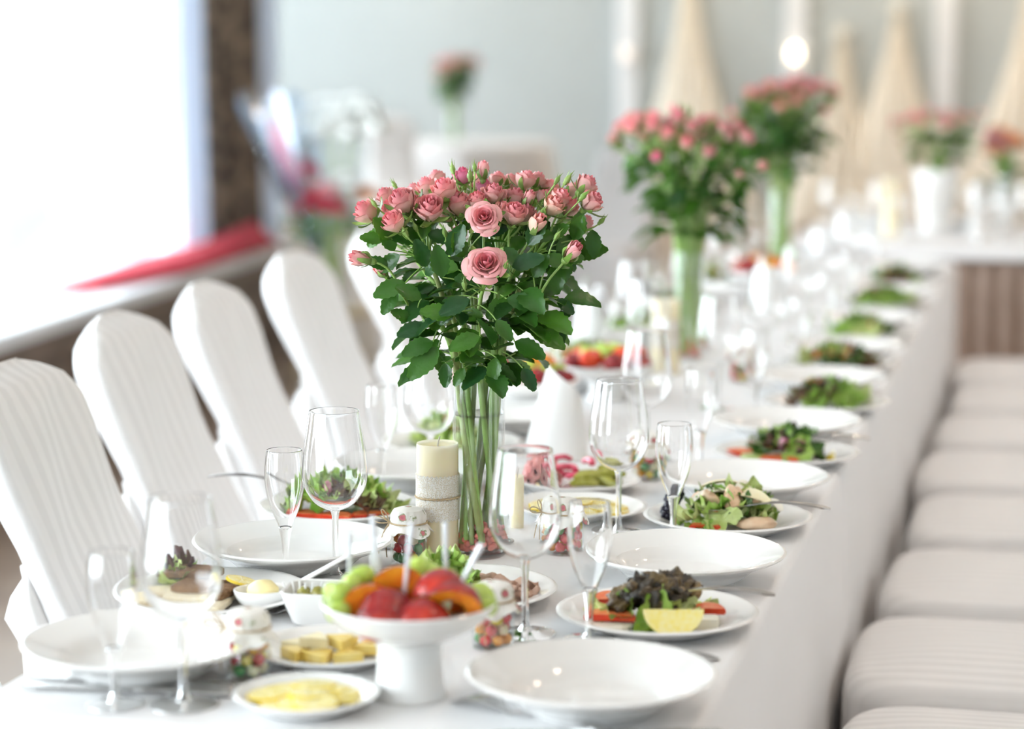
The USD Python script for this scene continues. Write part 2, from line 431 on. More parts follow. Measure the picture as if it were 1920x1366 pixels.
# left wall with two long window openings and a narrow one at its end
NARROW = (10.22, 10.59)
parts = [box(U_L - .25, U_L, V_F, V_C, 0, SILL_Z - .04), box(U_L - .25, U_L, V_F, V_C, WIN_TOP, CEIL)]
vs = [V_F] + [x for w in WINDOWS for x in w] + [*NARROW, V_C]
for i in range(0, len(vs), 2):
    parts.append(box(U_L - .25, U_L, vs[i], vs[i + 1], SILL_Z - .04, WIN_TOP))
struct('wall_left', R_(cat_(parts)), wall_m)
struct('trim_1', R_(cat_([box(U_L, U_L + .03, NARROW[1], V_C, 0, CEIL)])), white_paint)
parts = [box(U_L2 - .25, U_L2, V_C, 12.2, 0, CEIL), box(U_L2 - .25, U_L2, 17.6, V_B, 0, CEIL), box(U_L2 - .25, U_L2, 12.2, 17.6, 0, .55), box(U_L2 - .25, U_L2, 12.2, 17.6, 2.75, CEIL), box(U_L2, U_L - .25, V_C, V_C + .2, 0, CEIL)]
struct('wall_left_alcove', R_(cat_(parts)), wall_m)


def window(n, v0, v1, u, posts):
    w = tag(xf('/World/window_%d' % n, (0, 0, 0), 0, 1), None, None, None, 'structure')
    fr = [box(u - .04, u + .04, v0, v1, SILL_Z - .04, SILL_Z + .02), box(u - .04, u + .04, v0, v1, WIN_TOP - .06, WIN_TOP)]
    for p in posts: fr.append(box(u - .04, u + .04, p - .035, p + .035, SILL_Z, WIN_TOP))
    obj('window_frame', R_(cat_(fr)), white_paint, w)
    obj('pane', R_(box(u - .004, u + .004, v0 + .01, v1 - .01, SILL_Z, WIN_TOP - .02)), window_glass, w)


window(1, *WINDOWS[1], U_GLASS, [WINDOWS[1][0] + .04, WINDOWS[1][1] - .04])
window(4, *NARROW, U_GLASS, [NARROW[0] + .02, NARROW[1] - .02])
window(2, *WINDOWS[0], U_GLASS, [WINDOWS[0][0] + .04, WINDOWS[0][1] - .04])
window(3, 12.2, 17.6, U_L2 - .06, [12.24, 14.9, 17.56])
# long stone window bench with a panelled wooden front
SU = -2.64
struct('trim_2', R_(rbox(U_L - .05, SU, V_F + .02, V_C - .45, SILL_Z - .05, SILL_Z, .006)), sill_m)
pf = tag(xf('/World/trim_3', (0, 0, 0), 0, 1), None, None, None, 'structure')
obj('backing', R_(box(U_L, SU - .06, V_F + .02, V_C - .46, 0.0, SILL_Z - .05)), panel_dark, pf)
for a, b in ((0.0, .09), (.42, .50)):
    obj('rail', R_(box(SU - .06, SU - .03, V_F + .02, V_C - .46, a, b)), panel_m, pf)
for k, v in enumerate(np.arange(2.4, V_C - .6, .62)):
    obj('stile', R_(box(SU - .06, SU - .032, v, v + .10, .09, .42)), panel_m, pf)
    obj('panel', R_(box(SU - .06, SU - .045, v + .18, v + .54, .14, .37)), panel_m, pf)
# red seat pad lying on the bench, with its near end trailing towards the glass
rings = []
for i, v in enumerate(np.linspace(7.75, 9.85, 22)):
    k = i / 21
    w_ = max(0, 1 - k / .42); u1 = SU - .02 - .165 * w_ ** 1.3; u0 = SU - .245 + .12 * min(1, max(0, (v - 8.6) / .3))
    e = min(1, min(k, 1 - k) * 9 + .15)
    th = (.03 + .09 * k) * e
    c = [(u0, .0), (u0 - .012, th * .5), (u0 + .02, th * .95), ((u0 + u1) / 2, th * 1.12), (u1 - .03, th), (u1 + .012, th * .5), (u1, 0)]
    rings.append([(u, v, SILL_Z + .001 + z) for u, z in c])
pad = loft(np.array(rings)); pad.fix_normals()
obj('bench_pad', R_(pad), red_cloth, None, 50, 'long red cotton seat pad lying on the window bench under the bright window', 'cushion')


def drape(name, u0, v0, v1, z0, z1, folds, amp, m, label, cat, th=.012):
    n = folds * 10; v = np.linspace(v0, v1, n)
    off = amp * np.sin(np.linspace(0, folds * 2 * PI, n)) + amp * .35 * np.sin(np.linspace(1, folds * 3.1, n))
    rows = []
    for z in np.linspace(z0, z1, 9):
        k = 1 + .25 * math.sin(z * 3)
        loop = [(u0 + o * k, vv, z) for o, vv in zip(off, v)] + [(u0 + o * k - th, vv, z) for o, vv in zip(off[::-1], v[::-1])]
        rows.append(loop)
    ms = loft(np.array(rows)); ms.fix_normals()
    return obj(name, R_(ms), m, None, 50, label, cat)


drape('curtain', SU - .19, 9.37, 10.19, SILL_Z + .01, CEIL - .1, 5, .03, curtain_m, 'dark brown patterned curtain hanging beside the bright window', 'curtain')
drape('sheer_curtain', SU - .19, 8.98, 9.34, SILL_Z + .01, CEIL - .1, 3, .025, sheer_m, 'pale sheer curtain between the bright window and the brown curtain', 'curtain')
drape('sheer_curtain', SU - .20, 10.23, 10.58, SILL_Z - .5, CEIL - .1, 4, .02, sheer_m, 'pale blue sheer curtain over the narrow window, right of the brown curtain', 'curtain')

# pilasters with candle sconces, and cream drapes on the back wall
for k, (px, lab) in enumerate([(1177, 'left'), (1491, 'middle'), (1771, 'right')]):
    d = at(px, 411, 0); uu = (atZ(px, 95, 18.0) - [0, 0, ZC]); t = (V_B - .0) / (uu[:2] @ VX); P = uu * t; u = P[:2] @ UX
    struct('trim_%d' % (4 + k), R_(cat_([box(u - .085, u + .085, V_B - .07, V_B, 0, CEIL), box(u - .105, u + .105, V_B - .09, V_B, 0, .16)])), white_paint)
    if k < 2:
        s = thing('wall_sconce', ['small lit wall lamp on the white pilaster nearest the round table', 'lit warm wall lamp on the white pilaster behind the tall bouquets'][k], 'wall lamp', room(u, V_B - .07, 1.33), A_ROOM)
        obj('back_plate', rbox(-.03, .03, -.02, 0, -.05, .05), brass_m, s)
        obj('arm', tube([(0, -.015, -.01), (0, -.07, -.02), (0, -.085, .01)], .008), brass_m, s)
        obj('lamp_shade', mv(lathe([(.012, 0), (.035, .0), (.042, .05), (.034, .10), (.0, .115)], 20), 0, -.085, .01), bulb_m if k else emit('dim_bulb', (1, .9, .8), 1.6), s)


def wall_drape(px, py, base_w, label, seed):
    d = atZ(px, py, 1.0) - [0, 0, ZC]; t = (V_B - .10) / (d[:2] @ VX); P = d * t + [0, 0, ZC]; u = P[:2] @ UX; top = P[2]
    n = 54; rows = []; rng = np.random.default_rng(seed)
    ph = rng.uniform(0, 6)
    for s in np.linspace(0, 1, 16):
        z = top * (1 - s) + .01
        hw = .035 + base_w * (.30 * s + .70 * s ** 2.1)
        x = np.linspace(-1, 1, n)
        pl = (.010 + .05 * s) * np.sin(x * 17 + ph) * (1 - x ** 2) ** .3
        dep = .06 + .20 * s * (1 - x ** 2) ** .5 + pl
        loop = [(u + hw * a, V_B - .02 - b * .8, z) for a, b in zip(x, dep)] + [(u - hw * a, V_B - .015, z) for a in x]
        rows.append(loop)
    ms = loft(np.array(rows)); ms.fix_normals()
    t_ = thing('wall_drape', label, 'drape', (0, 0, 0))
    obj('cloth', R_(ms), drape_m, t_, 60)
    obj('tie', R_(mv(rot(lathe([(.0, -.03), (.045, -.02), (.05, 0), (.045, .02), (.0, .05)], 16), 0, [0, 0, 1]), u, V_B - .06, top - .01)), drape_m, t_)


for i, (px, py, w, lab) in enumerate([(1290, -70, .62, 'tall cream drape on the back wall behind the second bouquet, leftmost drape'),
                                      (1577, 60, .50, 'short cream drape gathered to a point, just right of the middle pilaster'),
                                      (1684, 15, .72, 'bright cream drape gathered to a point between the middle and right pilasters'),
                                      (1935, -30, .75, 'cream drape at the right edge of the view, right of the rightmost pilaster')]):
    wall_drape(px, py, w, lab, 40 + i)

# ceiling downlights (recessed fittings)
DL = [(u, v) for v in (0.3, 2.6, 4.9, 7.2, 9.5, 12.0, 14.5, 17.2) for u in (0.9, 2.6, 4.3)] + [(-4.6, 13.2), (-4.6, 15.8)]
dl0 = None
for k, (u, v) in enumerate(DL):
    P = room(u, v, CEIL - .03)
    if dl0 is None:
        dl0 = thing('ceiling_downlight', 'round recessed ceiling light above the back wall, out of the top of the view', 'ceiling light', P, 0, 'ceiling downlights above the hall')
        obj('ring', lathe([(.075, .03), (.095, .03), (.095, .015), (.085, 0), (.075, .0), (.075, .03)], 24), brass_m, dl0)
        obj('diffuser', lathe([(0, .008), (.075, .008), (.075, .014), (0, .014)], 24), down_m, dl0)
        tag(dl0, 'round recessed warm ceiling light, first row from the camera, left of three')
    else:
        k3 = k - 24
        dup(dl0, 'round recessed warm ceiling light, %s row from the camera, %s of three' % (['first', 'second', 'third', 'fourth', 'fifth', 'sixth', 'seventh', 'eighth'][k // 3], ['left', 'middle', 'right'][k % 3]) if k3 < 0 else 'round recessed warm ceiling light over the alcove, %s' % ['nearer', 'farther'][k3], P, 0)

P = room(-3.50, 18.12, CEIL - .03)
w_ = thing('wall_washer_light', 'round ceiling light close to the back wall above the round table', 'ceiling light', P)
obj('ring', lathe([(.095, .03), (.115, .03), (.115, .015), (.105, 0), (.095, .0), (.095, .03)], 24), brass_m, w_)
obj('diffuser', lathe([(0, .008), (.095, .008), (.095, .014), (0, .014)], 24), emit('wash_glow', (1.0, .84, .63), 190.0), w_)
for k, u in enumerate((-1.45, -.25, .55, 1.6)):
    dup(w_, 'round ceiling light above the %s cream drape on the back wall' % ['tall leftmost', 'short', 'bright', 'rightmost'][k], room(u, 18.05, CEIL - .03))

# ================================================================== TABLES AND CLOTHS
TX0, TX1 = -1.083, -0.335


def tablecloth(name, x0, x1, y0, y1, drops, label, seed, m=linen, top=TZ, amp=.016, nper=420):
    """cloth over a table: flat top, rounded edge, hanging skirt with folds. drops = (left, right, front, back)"""
    r = .018
    s = Polygon([(x0, y0), (x1, y0), (x1, y1), (x0, y1)]).buffer(-r).buffer(r, quad_segs=6).exterior
    P = []; N = []; D = []; L = s.length
    tt = np.linspace(0, L, nper, endpoint=False)
    for t in tt:
        p = np.array(s.interpolate(t).coords[0]); q = np.array(s.interpolate((t + .002) % L).coords[0]); w = q - p; w /= np.linalg.norm(w) + 1e-12
        nrm = np.array([w[1], -w[0]])
        if not s.is_ccw: nrm = -nrm
        a = np.clip(np.array([-nrm[0], nrm[0], -nrm[1], nrm[1]]), 0, 1) ** 2
        P.append(p); N.append(nrm); D.append((a * np.array(drops)).sum() / a.sum())
    P, N, D = np.array(P), np.array(N), np.array(D)
    rng = np.random.default_rng(seed)
    nz = meshkit.noise(np.stack([P[:, 0] * 4.2, P[:, 1] * 4.2, np.full(nper, seed * 3.1)], 1), seed) - .5
    nz2 = meshkit.noise(np.stack([P[:, 0] * 11, P[:, 1] * 11, np.full(nper, seed * 1.7)], 1), seed + 5) - .5
    corner = np.clip(1 - np.abs(np.abs(N[:, 0]) - np.abs(N[:, 1])), 0, 1)
    rings = []
    for k in (.0, .25, .5, .75): rings.append(np.column_stack([((x0 + x1) / 2 + (P[:, 0] - (x0 + x1) / 2) * k), ((y0 + y1) / 2 + (P[:, 1] - (y0 + y1) / 2) * k), np.full(nper, top)]))
    for th in np.linspace(0, PI / 2, 5):
        off = -.012 + .012 * math.sin(th)
        rings.append(np.column_stack([P + N * off, np.full(nper, top - .012 * (1 - math.cos(th)))]))
    for q in np.linspace(.06, 1, 12):
        dz = .012 + (D - .012) * q
        off = amp * q ** .8 * np.minimum(1, D / .3) * (1.0 + 2.2 * nz + 1.0 * nz2) + corner * .03 * q * D + .004
        rings.append(np.column_stack([P + N * off[:, None], top - dz]))
    outer = rings[1:]
    inner = [r_.copy() for r_ in outer[::-1]]
    for r_ in inner:
        r_[:, 2] -= .0015; r_[:, :2] -= N * .0015
    ms = loft(np.array(outer + inner), True, True); ms.fix_normals()
    return obj(name, ms, m, None, 45, label, 'tablecloth')


def table(x0, x1, y0, y1, label, top=TZ - .003):
    t = thing('banquet_table', label, 'table', ((x0 + x1) / 2, (y0 + y1) / 2, 0)); a, b = (x1 - x0) / 2 - .004, (y1 - y0) / 2 - .006
    obj('tabletop', rbox(-a, a, -b, b, top - .028, top, .008), table_wood, t)
    for sx in (-1, 1):
        for sy in (-1, 1):
            x, y = sx * (a - .30), sy * (b - .10); obj('leg', box(x - .02, x + .02, y - .02, y + .02, 0, top - .028), steel, t)


YS = [(2.040, 3.590), (3.596, 5.050), (5.056, 7.32)]
for i, (a, b) in enumerate(YS):
    w = ['nearest', 'middle', 'far'][i]
    table(TX0, TX1, a, b, 'plain table hidden under the %s white cloth of the long table' % w)
    tablecloth('tablecloth', TX0, TX1, a, b, (.23, .66, .60 if i == 0 else .03, .03 if i < 2 else .6), 'white linen cloth over the %s table of the long row' % w, 3 + i, amp=.0045)

# head table across the far end
HX0, HX1, HY0, HY1 = -0.95, 2.4, 7.75, 8.95
table(HX0, HX1, HY0, HY1, 'head table under the white cloth with the beige skirt')
tablecloth('tablecloth', HX0, HX1, HY0, HY1, (.03, .03, .03, .03), 'short white overcloth on the head table across the far end', 12, amp=.01)
n = 260; per = Polygon([(HX0, HY0), (HX1, HY0), (HX1, HY1), (HX0, HY1)]).buffer(-.03).exterior
tt = np.linspace(0, per.length, 900, endpoint=False); pp = np.array([per.interpolate(t).coords[0] for t in tt]); cc = np.array([(HX0 + HX1) / 2, (HY0 + HY1) / 2])
pl = .012 * np.sin(tt / .075 * 2 * PI)
nr = np.sign(pp - cc) * (np.abs(np.abs(pp - cc) - [(HX1 - HX0) / 2 - .03, (HY1 - HY0) / 2 - .03]) < 1e-3)
so = [np.column_stack([pp + nr * (pl[:, None] * (.4 + .6 * q) - .004), np.full(900, .715 * (1 - q) + .008)]) for q in (0, .3, .65, 1)]
si = [np.column_stack([r_[:, :2] - nr * .003, r_[:, 2]]) for r_ in so[::-1]]
sk = loft(np.array(so + si), False, False); sk.fix_normals()
obj('table_skirt', sk, skirt_m, None, 50, 'pleated beige skirt hanging round the head table at the far right', 'table skirt')

# round cake table far behind
RT = (-4.28, 16.05)
t = thing('round_table', 'round table under a white cloth in front of the back wall', 'table', (*RT, 0))
obj('tabletop', lathe([(0, TZ - .03), (.60, TZ - .03), (.62, TZ - .015), (.60, TZ - .003), (0, TZ - .003)], 48), table_wood, t)
obj('pedestal', lathe([(0, 0), (.26, 0), (.26, .03), (.05, .07), (.05, TZ - .03), (0, TZ - .03)], 24), table_wood, t)
th = np.linspace(0, 2 * PI, 160, endpoint=False); rows = []
for r_, z in [(.02, TZ), (.3, TZ), (.62, TZ), (.634, TZ - .012)]: rows.append(np.column_stack([r_ * np.cos(th), r_ * np.sin(th), np.full(160, z)]))
for q in (.15, .4, .7, 1): rr = .638 + .07 * q * (1 + .7 * np.sin(th * 13)); rows.append(np.column_stack([rr * np.cos(th), rr * np.sin(th), np.full(160, TZ - .02 - .68 * q)]))
rows += [np.column_stack([r_[:, :2] * .996, r_[:, 2] - .002]) for r_ in rows[::-1]]
ms = loft(np.array(rows)); ms.fix_normals(); ms.apply_translation([*RT, 0])
obj('round_tablecloth', ms, linen, None, 45, 'long white cloth draped over the round table by the back wall', 'tablecloth')

# ================================================================== CHAIRS (seat at the origin, facing -x; y across)


def chair_meshes():
    W, Dp = .235, .205                    # half width, half depth
    th = np.linspace(0, 2 * PI, 120, endpoint=False)

    def sq(hx, hy, e=5.0):
        c, s = np.cos(th), np.sin(th); k = (np.abs(c) ** e + np.abs(s) ** e) ** (-1 / e); return np.column_stack([hx * c * k, hy * s * k])
    rows = []
    for z, g in [(.004, .010), (.12, .007), (.25, .004), (.36, .002)]:
        q = sq(Dp + g, W + g); pl = 1 + (.022 * (.40 - z)) / .4 * np.sin(th * 17 + 1.3 * np.sin(th * 3)); rows.append(np.column_stack([q * pl[:, None], np.full(120, z)]))
    for a in np.linspace(0, PI / 2, 6):
        q = sq(Dp - .035 * (1 - math.cos(a)), W - .035 * (1 - math.cos(a))); rows.append(np.column_stack([q, np.full(120, .440 + .04 * math.sin(a))]))
    for k in (.66, .33, .05):
        q = sq((Dp - .035) * k, (W - .035) * k); rows.append(np.column_stack([q, np.full(120, .480 + .016 * (1 - k * k))]))
    seat = loft(np.array(rows)); seat.fix_normals()
    rows = []; rec = math.radians(24); ax = np.array([math.sin(rec), 0, math.cos(rec)]); nx = np.array([math.cos(rec), 0, -math.sin(rec)])
    H = .625
    for i, s in enumerate(np.concatenate([np.linspace(0, .86, 14), .86 + .14 * np.sin(np.linspace(.15, PI / 2, 8))])):
        hw = .168 - .010 * s
        if s > .80: k = (s - .80) / .20; hw *= max(.04, (1 - k ** 2.4)) ** .45
        t_ = (.032 + .006 * math.sin(s * 9)) * (1 if s < .93 else max(.25, 1 - (s - .93) / .08))
        c, sn = np.cos(th), np.sin(th); e = 4.0; k = (np.abs(c) ** e + np.abs(sn) ** e) ** (-1 / e)
        bow = -.020 * (1 - (sn * k) ** 2) * math.sin(PI * min(1, s * 1.1))
        cr = .004 * np.sin(sn * k * 6 + s * 11) * (1 if .55 < s < .9 else .3)
        base = np.array([Dp - .03, 0, .40]) + ax * (s * H)
        rows.append(base + np.outer(c * k * t_ - bow * 0 + cr, nx) + np.outer(sn * k * hw, [0, 1, 0]))
    back = loft(np.array(rows)); back.fix_normals()
    # the cover goes on down behind the seat to the floor
    rows = []
    for z in list(np.linspace(.004, .60, 14)) + [.64, .67, .695, .71]:
        c, sn = np.cos(th), np.sin(th); e = 5.0; k = (np.abs(c) ** e + np.abs(sn) ** e) ** (-1 / e)
        xb = Dp - .03 + max(0, z - .40) * math.tan(rec) + .012                      # where the back is at this height
        bump = math.exp(-((z - .655) / .035) ** 2)
        xo = .335 + .035 * (1 - min(1, z / .6)) + .030 * bump - .05 * max(0, (z - .66) / .05)
        x0 = xb if z > .40 else xb + .015 * (1 - z / .40)
        hx = max(.008, (xo - x0) / 2); hw = .176 + .035 * (1 - min(1, z / .55)) + .008 * bump - .02 * max(0, (z - .66) / .05)
        rows.append(np.column_stack([x0 + hx + c * k * hx * (1 + .05 * np.sin(sn * 11 + z * 9)), sn * k * hw * (1 + .012 * np.sin(sn * 14 + z * 6)), np.full(120, z)]))
    tail = loft(np.array(rows)); tail.fix_normals()
    # gathered bow-like knot of cloth at the side, where the cover is tied
    return seat, back, tail


CS, CB, CT = chair_meshes()
chair0 = None


def chair(x, y, rz, label, group):
    global chair0
    if chair0 is None:
        chair0 = thing('covered_chair', label, 'chair', (x, y, 0), rz, group)
        obj('seat_cover', CS, satin, chair0, 45); obj('back_cover', CB, satin, chair0, 45); obj('back_skirt', CT, satin, chair0, 45)
        return chair0
    return dup(chair0, label, (x, y, 0), rz, group)


NTH = ['first', 'second', 'third', 'fourth', 'fifth', 'sixth', 'seventh', 'eighth', 'ninth', 'tenth', 'eleventh']
for i, y in enumerate([2.47, 3.01, 3.545, 4.085, 4.635, 5.19, 5.74, 6.30, 6.86]):
    if i == 0: lab = 'white covered chair, its seat just in view in the bottom right corner'
    else: lab = 'white striped covered chair on the right of the table, %s seat beyond the corner one' % NTH[i - 1]
    chair(-.325 + .226 + .012 * math.sin(i * 2.1), y, .02 * math.sin(i * 3.3), lab, 'white covered chairs along the right side')
for i, (x, y) in enumerate([(-1.452, 2.40), (-1.462, 2.97), (-1.565, 3.56), (-1.61, 4.11), (-1.668, 4.76), (-1.692, 5.45), (-1.70, 6.05), (-1.70, 6.65)]):
    lab = ['white covered chair nearest the camera on the left, mostly outside the view', 'white covered chair with its back cut off by the left edge of the view', 'white covered chair before the wood panel, second of those in view on the left', 'white covered chair below the trailing end of the red pad, third on the left',
           'white covered chair below the right end of the red pad, fourth on the left', 'white covered chair hidden partly by the roses of the nearest bouquet', 'white covered chair on the left, behind the nearest bouquet', 'white covered chair at the far end of the left side'][i]
    # the back's top sits .41 behind the seat's middle
    chair(x + .41, y, PI + .03 * math.sin(i * 2.7), lab, 'white covered chairs along the left side')
chair(*room(-3.2, 15.0)[:2], PI / 2 + .4, 'white covered chair standing left of the round table', 'covered chairs by the back wall')
P = atZ(1120, 290, 11.0); chair(P[0], P[1], PI / 2 - .2, 'white covered chair back left of the second bouquet, in front of the back wall', 'covered chairs by the back wall')

# ================================================================== CROCKERY AND GLASSES
rng = np.random.default_rng(7)
T0 = TZ + .0006                       # things stand on the cloth


def smooth_prof(pts, n=4):
    """Catmull-Rom through profile points"""
    p = np.array(pts, float); q = np.vstack([2 * p[0] - p[1], p, 2 * p[-1] - p[-2]]); out = []
    for i in range(1, len(q) - 2):
        for t in np.linspace(0, 1, n, endpoint=False):
            out.append(.5 * ((2 * q[i]) + (-q[i - 1] + q[i + 1]) * t + (2 * q[i - 1] - 5 * q[i] + 4 * q[i + 1] - q[i + 2]) * t * t + (-q[i - 1] + 3 * q[i] - 3 * q[i + 1] + q[i + 2]) * t ** 3))
    out.append(p[-1]); out = np.array(out); out[:, 0] = np.maximum(out[:, 0], 0); return out


def deep_plate_mesh(D=.256):
    R = D / 2
    a = smooth_prof([(0, .009), (.055, .009), (.072, .014), (.088, .026), (R - .012, .037), (R - .003, .0405)], 5)
    b = smooth_prof([(R, .0385), (R - .006, .034), (.092, .021), (.076, .008), (.066, .003), (.064, .0), (.058, .0), (.056, .003), (0, .004)], 4)
    return lathe(np.vstack([a, b]), 96)


def flat_plate_mesh(D, h=.022, well=.66):
    R = D / 2
    a = smooth_prof([(0, .006), (R * well * .8, .006), (R * well, .009), (R * .80, h * .72), (R - .004, h)], 5)
    b = smooth_prof([(R, h - .002), (R - .006, h - .005), (R * well, .003), (R * well - .006, .0), (R * well - .012, 0), (R * well - .016, .002), (0, .002)], 4)
    return lathe(np.vstack([a, b]), 96)


def plate_with_parts(name, D, label, cat, loc, group, deep):
    """body and raised rim bead are separate looks: glazed well and rim"""
    o = thing(name, label, cat, loc, 0, group)
    ms = deep_plate_mesh(D) if deep else flat_plate_mesh(D)
    c = ms.triangles_center; rr = np.hypot(c[:, 0], c[:, 1]); split = D / 2 * (.70 if deep else .68)
    sel = rr > split
    obj('rim', ms.submesh([np.nonzero(sel)[0]], append=True), ceramic, o, 60)
    obj('well', ms.submesh([np.nonzero(~sel)[0]], append=True), ceramic, o, 60)
    return o


ord_ = lambda i: NTH[i]
deep0 = flat0 = None
RY = [2.200, 2.780, 3.314, 3.851, 4.400, 4.893, 5.437, 6.073, 6.820]
LY = [2.212, 2.724, 3.294, 3.83, 4.368, 4.90, 5.44, 6.0, 6.7]
for i, y in enumerate(RY):
    lab = 'empty white deep plate at the right edge of the table, %s from the camera' % ('nearest' if i == 0 else ord_(i))
    p = (-.455, y, T0)
    if deep0 is None: deep0 = plate_with_parts('deep_plate', .256, lab, 'plate', p, 'empty deep plates set along the table', True)
    else: dup(deep0, lab, p)
for i, y in enumerate(LY):
    dup(deep0, 'empty white deep plate on the left side of the table, %s from the camera' % ('nearest' if i == 0 else ord_(i)), (-.952 + .004 * math.sin(i * 5), y, T0))
RS = [(-.448, 2.543), (-.448, 3.104), (-.430, 3.640), (-.424, 4.190), (-.45, 4.72), (-.45, 5.25), (-.458, 5.90), (-.465, 6.48)]
LS = [(-.988, 2.512), (-1.000, 3.046), (-.985, 3.60), (-.96, 4.62), (-.96, 5.17), (-.96, 5.72), (-.96, 6.35)]
FOODS = ['brown mushroom salad with the lemon wedge on the right', 'green salad with cheese shavings on the right', 'dark leaf salad with tomato slices on the right', 'brown and green salad on the right, fourth from the camera']
for i, (x, y) in enumerate(RS):
    lab = 'white plate under the %s' % FOODS[i] if i < 4 else 'white plate with a blurred salad on the right side, %s from the camera' % ord_(i)
    if flat0 is None: flat0 = plate_with_parts('salad_plate', .236, lab, 'plate', (x, y, T0), 'salad plates set along the table', False)
    else: dup(flat0, lab, (x, y, T0))
for i, (x, y) in enumerate(LS):
    lab = ['white plate under the bread slices on the left', 'white plate under the salad behind the left pair of sharp glasses', 'white plate under the salad behind the second left pair of glasses'][i] if i < 3 else 'white plate with a blurred salad on the left side, %s from the camera' % ord_(i)
    dup(flat0, lab, (x, y, T0))

# ---- glasses: bowl, stem and foot
def glass_parts(o, bowl, stem, foot, hi=True):
    n = 72 if hi else 40
    obj('bowl', lathe(bowl, n), GB, o, 50); obj('stem', lathe(stem, 28), GS, o, 50); obj('foot', lathe(foot, n), GS, o, 50)


GB, GS = solid_glass, solid_glass


def wall(out, t):
    """closed wall: outside up, inside down, thickness t at the rim growing downward"""
    o = np.array(out); inn = []
    for i in range(len(o)):
        a = o[max(i - 1, 0)]; b = o[min(i + 1, len(o) - 1)]; d = b - a; d /= np.linalg.norm(d); nn = np.array([-d[1], d[0]])
        inn.append(o[i] + nn * t * (1.9 - .9 * i / (len(o) - 1)))
    inn = np.array(inn)[::-1]; inn[:, 0] = np.maximum(inn[:, 0], 0)
    inn = inn[inn[:, 1] > o[0, 1] + .001]
    return np.vstack([o, (o[-1] + inn[0]) / 2 + [0, .0004], inn, [0, inn[-1, 1]]])


def make_wine(label, loc, group):
    o = thing('wine_glass', label, 'wine glass', loc, 0, group)
    out = smooth_prof([(.0, .0890), (.012, .0905), (.027, .100), (.0385, .118), (.0415, .136), (.0400, .160), (.0355, .190), (.0315, .216)], 6)
    stem = smooth_prof([(0, .0885), (.0062, .0885), (.0046, .082), (.0039, .060), (.0040, .030), (.0052, .012), (.0085, .0058), (0, .0058)], 4)
    foot = smooth_prof([(0, .0056), (.0090, .0056), (.020, .0032), (.0345, .0018), (.0352, .0010), (.0345, .0), (.02, .0), (0, .0)], 4)
    glass_parts(o, wall(out, .0009), stem, foot)
    return o


def make_flute(label, loc, group):
    o = thing('champagne_flute', label, 'champagne glass', loc, 0, group)
    out = smooth_prof([(.0, .0560), (.0065, .0570), (.0125, .070), (.0195, .088), (.0245, .108), (.0258, .128), (.0245, .148), (.0228, .160)], 6)
    stem = smooth_prof([(0, .0555), (.0088, .0600), (.0068, .050), (.0050, .036), (.0042, .018), (.0055, .009), (.0080, .0052), (0, .0052)], 4)
    foot = smooth_prof([(0, .0050), (.0085, .0050), (.018, .003), (.0285, .0016), (.0290, .0009), (.0284, 0), (.015, 0), (0, 0)], 4)
    glass_parts(o, wall(out, .0009), stem, foot)
    return o


WINE = [(-.863, 2.111, 'large blurred wine glass at the front left, over the nearest left plate'), (-.887, 2.683, 'sharp wine glass left of the vase, in front of the left salad'), (-.589, 2.470, 'sharp wine glass right of the rose stems, over the meat plate'),
        (-.591, 3.037, 'wine glass right of the folded napkin, over the ham plate'), (-.925, 3.260, 'blurred wine glass behind the sharp left one, beside the candle'), (-.655, 3.600, 'blurred wine glass left of the second vase, behind the clear one by the napkin'),
        (-.62, 4.150, 'blurred wine glass just right of the second vase stems'), (-.800, 4.40, 'blurred wine glass between the first and second bouquets'), (-.60, 4.70, 'blurred wine glass right of the second vase, next but one'), (-.60, 5.25, 'blurred wine glass on the right, in front of the sixth deep plate'),
        (-.90, 4.80, 'blurred wine glass on the left, beyond the glass between the bouquets'), (-.60, 5.78, 'blurred wine glass on the right, in front of the seventh deep plate'), (-.88, 5.38, 'blurred wine glass on the left of the second bouquet stems'), (-.60, 6.45, 'blurred wine glass on the right, in front of the eighth deep plate'), (-.88, 5.95, 'blurred wine glass far down the left side of the table'), (-.90, 6.55, 'wine glass at the far end of the left side')]
FLUTE = [(-.932, 2.095, 'blurred champagne glass at the front left, left of the large wine glass'), (-.960, 2.700, 'sharp champagne glass left of the wine glass by the left salad'), (-.512, 2.462, 'sharp champagne glass in front of the nearest right salad plate'),
         (-.511, 3.021, 'champagne glass standing at the plate of cheese-shaving salad'), (-1.005, 3.270, 'blurred champagne glass behind the sharp left pair'), (-.560, 3.560, 'blurred champagne glass behind the fourth right-hand deep plate'), (-.545, 4.10, 'blurred champagne glass right of the second vase'),
         (-.53, 4.66, 'blurred champagne glass in front of the fifth deep plate'), (-.53, 5.20, 'blurred champagne glass in front of the sixth deep plate'), (-.53, 5.75, 'blurred champagne glass in front of the seventh deep plate'), (-.97, 4.28, 'blurred champagne glass left of the second bouquet'), (-.97, 4.82, 'blurred champagne glass far left beyond the nearest bouquet'), (-.53, 6.42, 'champagne glass at the far right of the long table'), (-.97, 5.4, 'champagne glass far down the left side of the table')]
wine0 = flute0 = None
for x, y, lab in WINE:
    if wine0 is None: wine0 = make_wine(lab, (x, y, T0), 'wine glasses on the long table')
    else: dup(wine0, lab, (x, y, T0), x * 7)
for x, y, lab in FLUTE:
    if flute0 is None: flute0 = make_flute(lab, (x, y, T0), 'champagne glasses on the long table')
    else: dup(flute0, lab, (x, y, T0), x * 5)
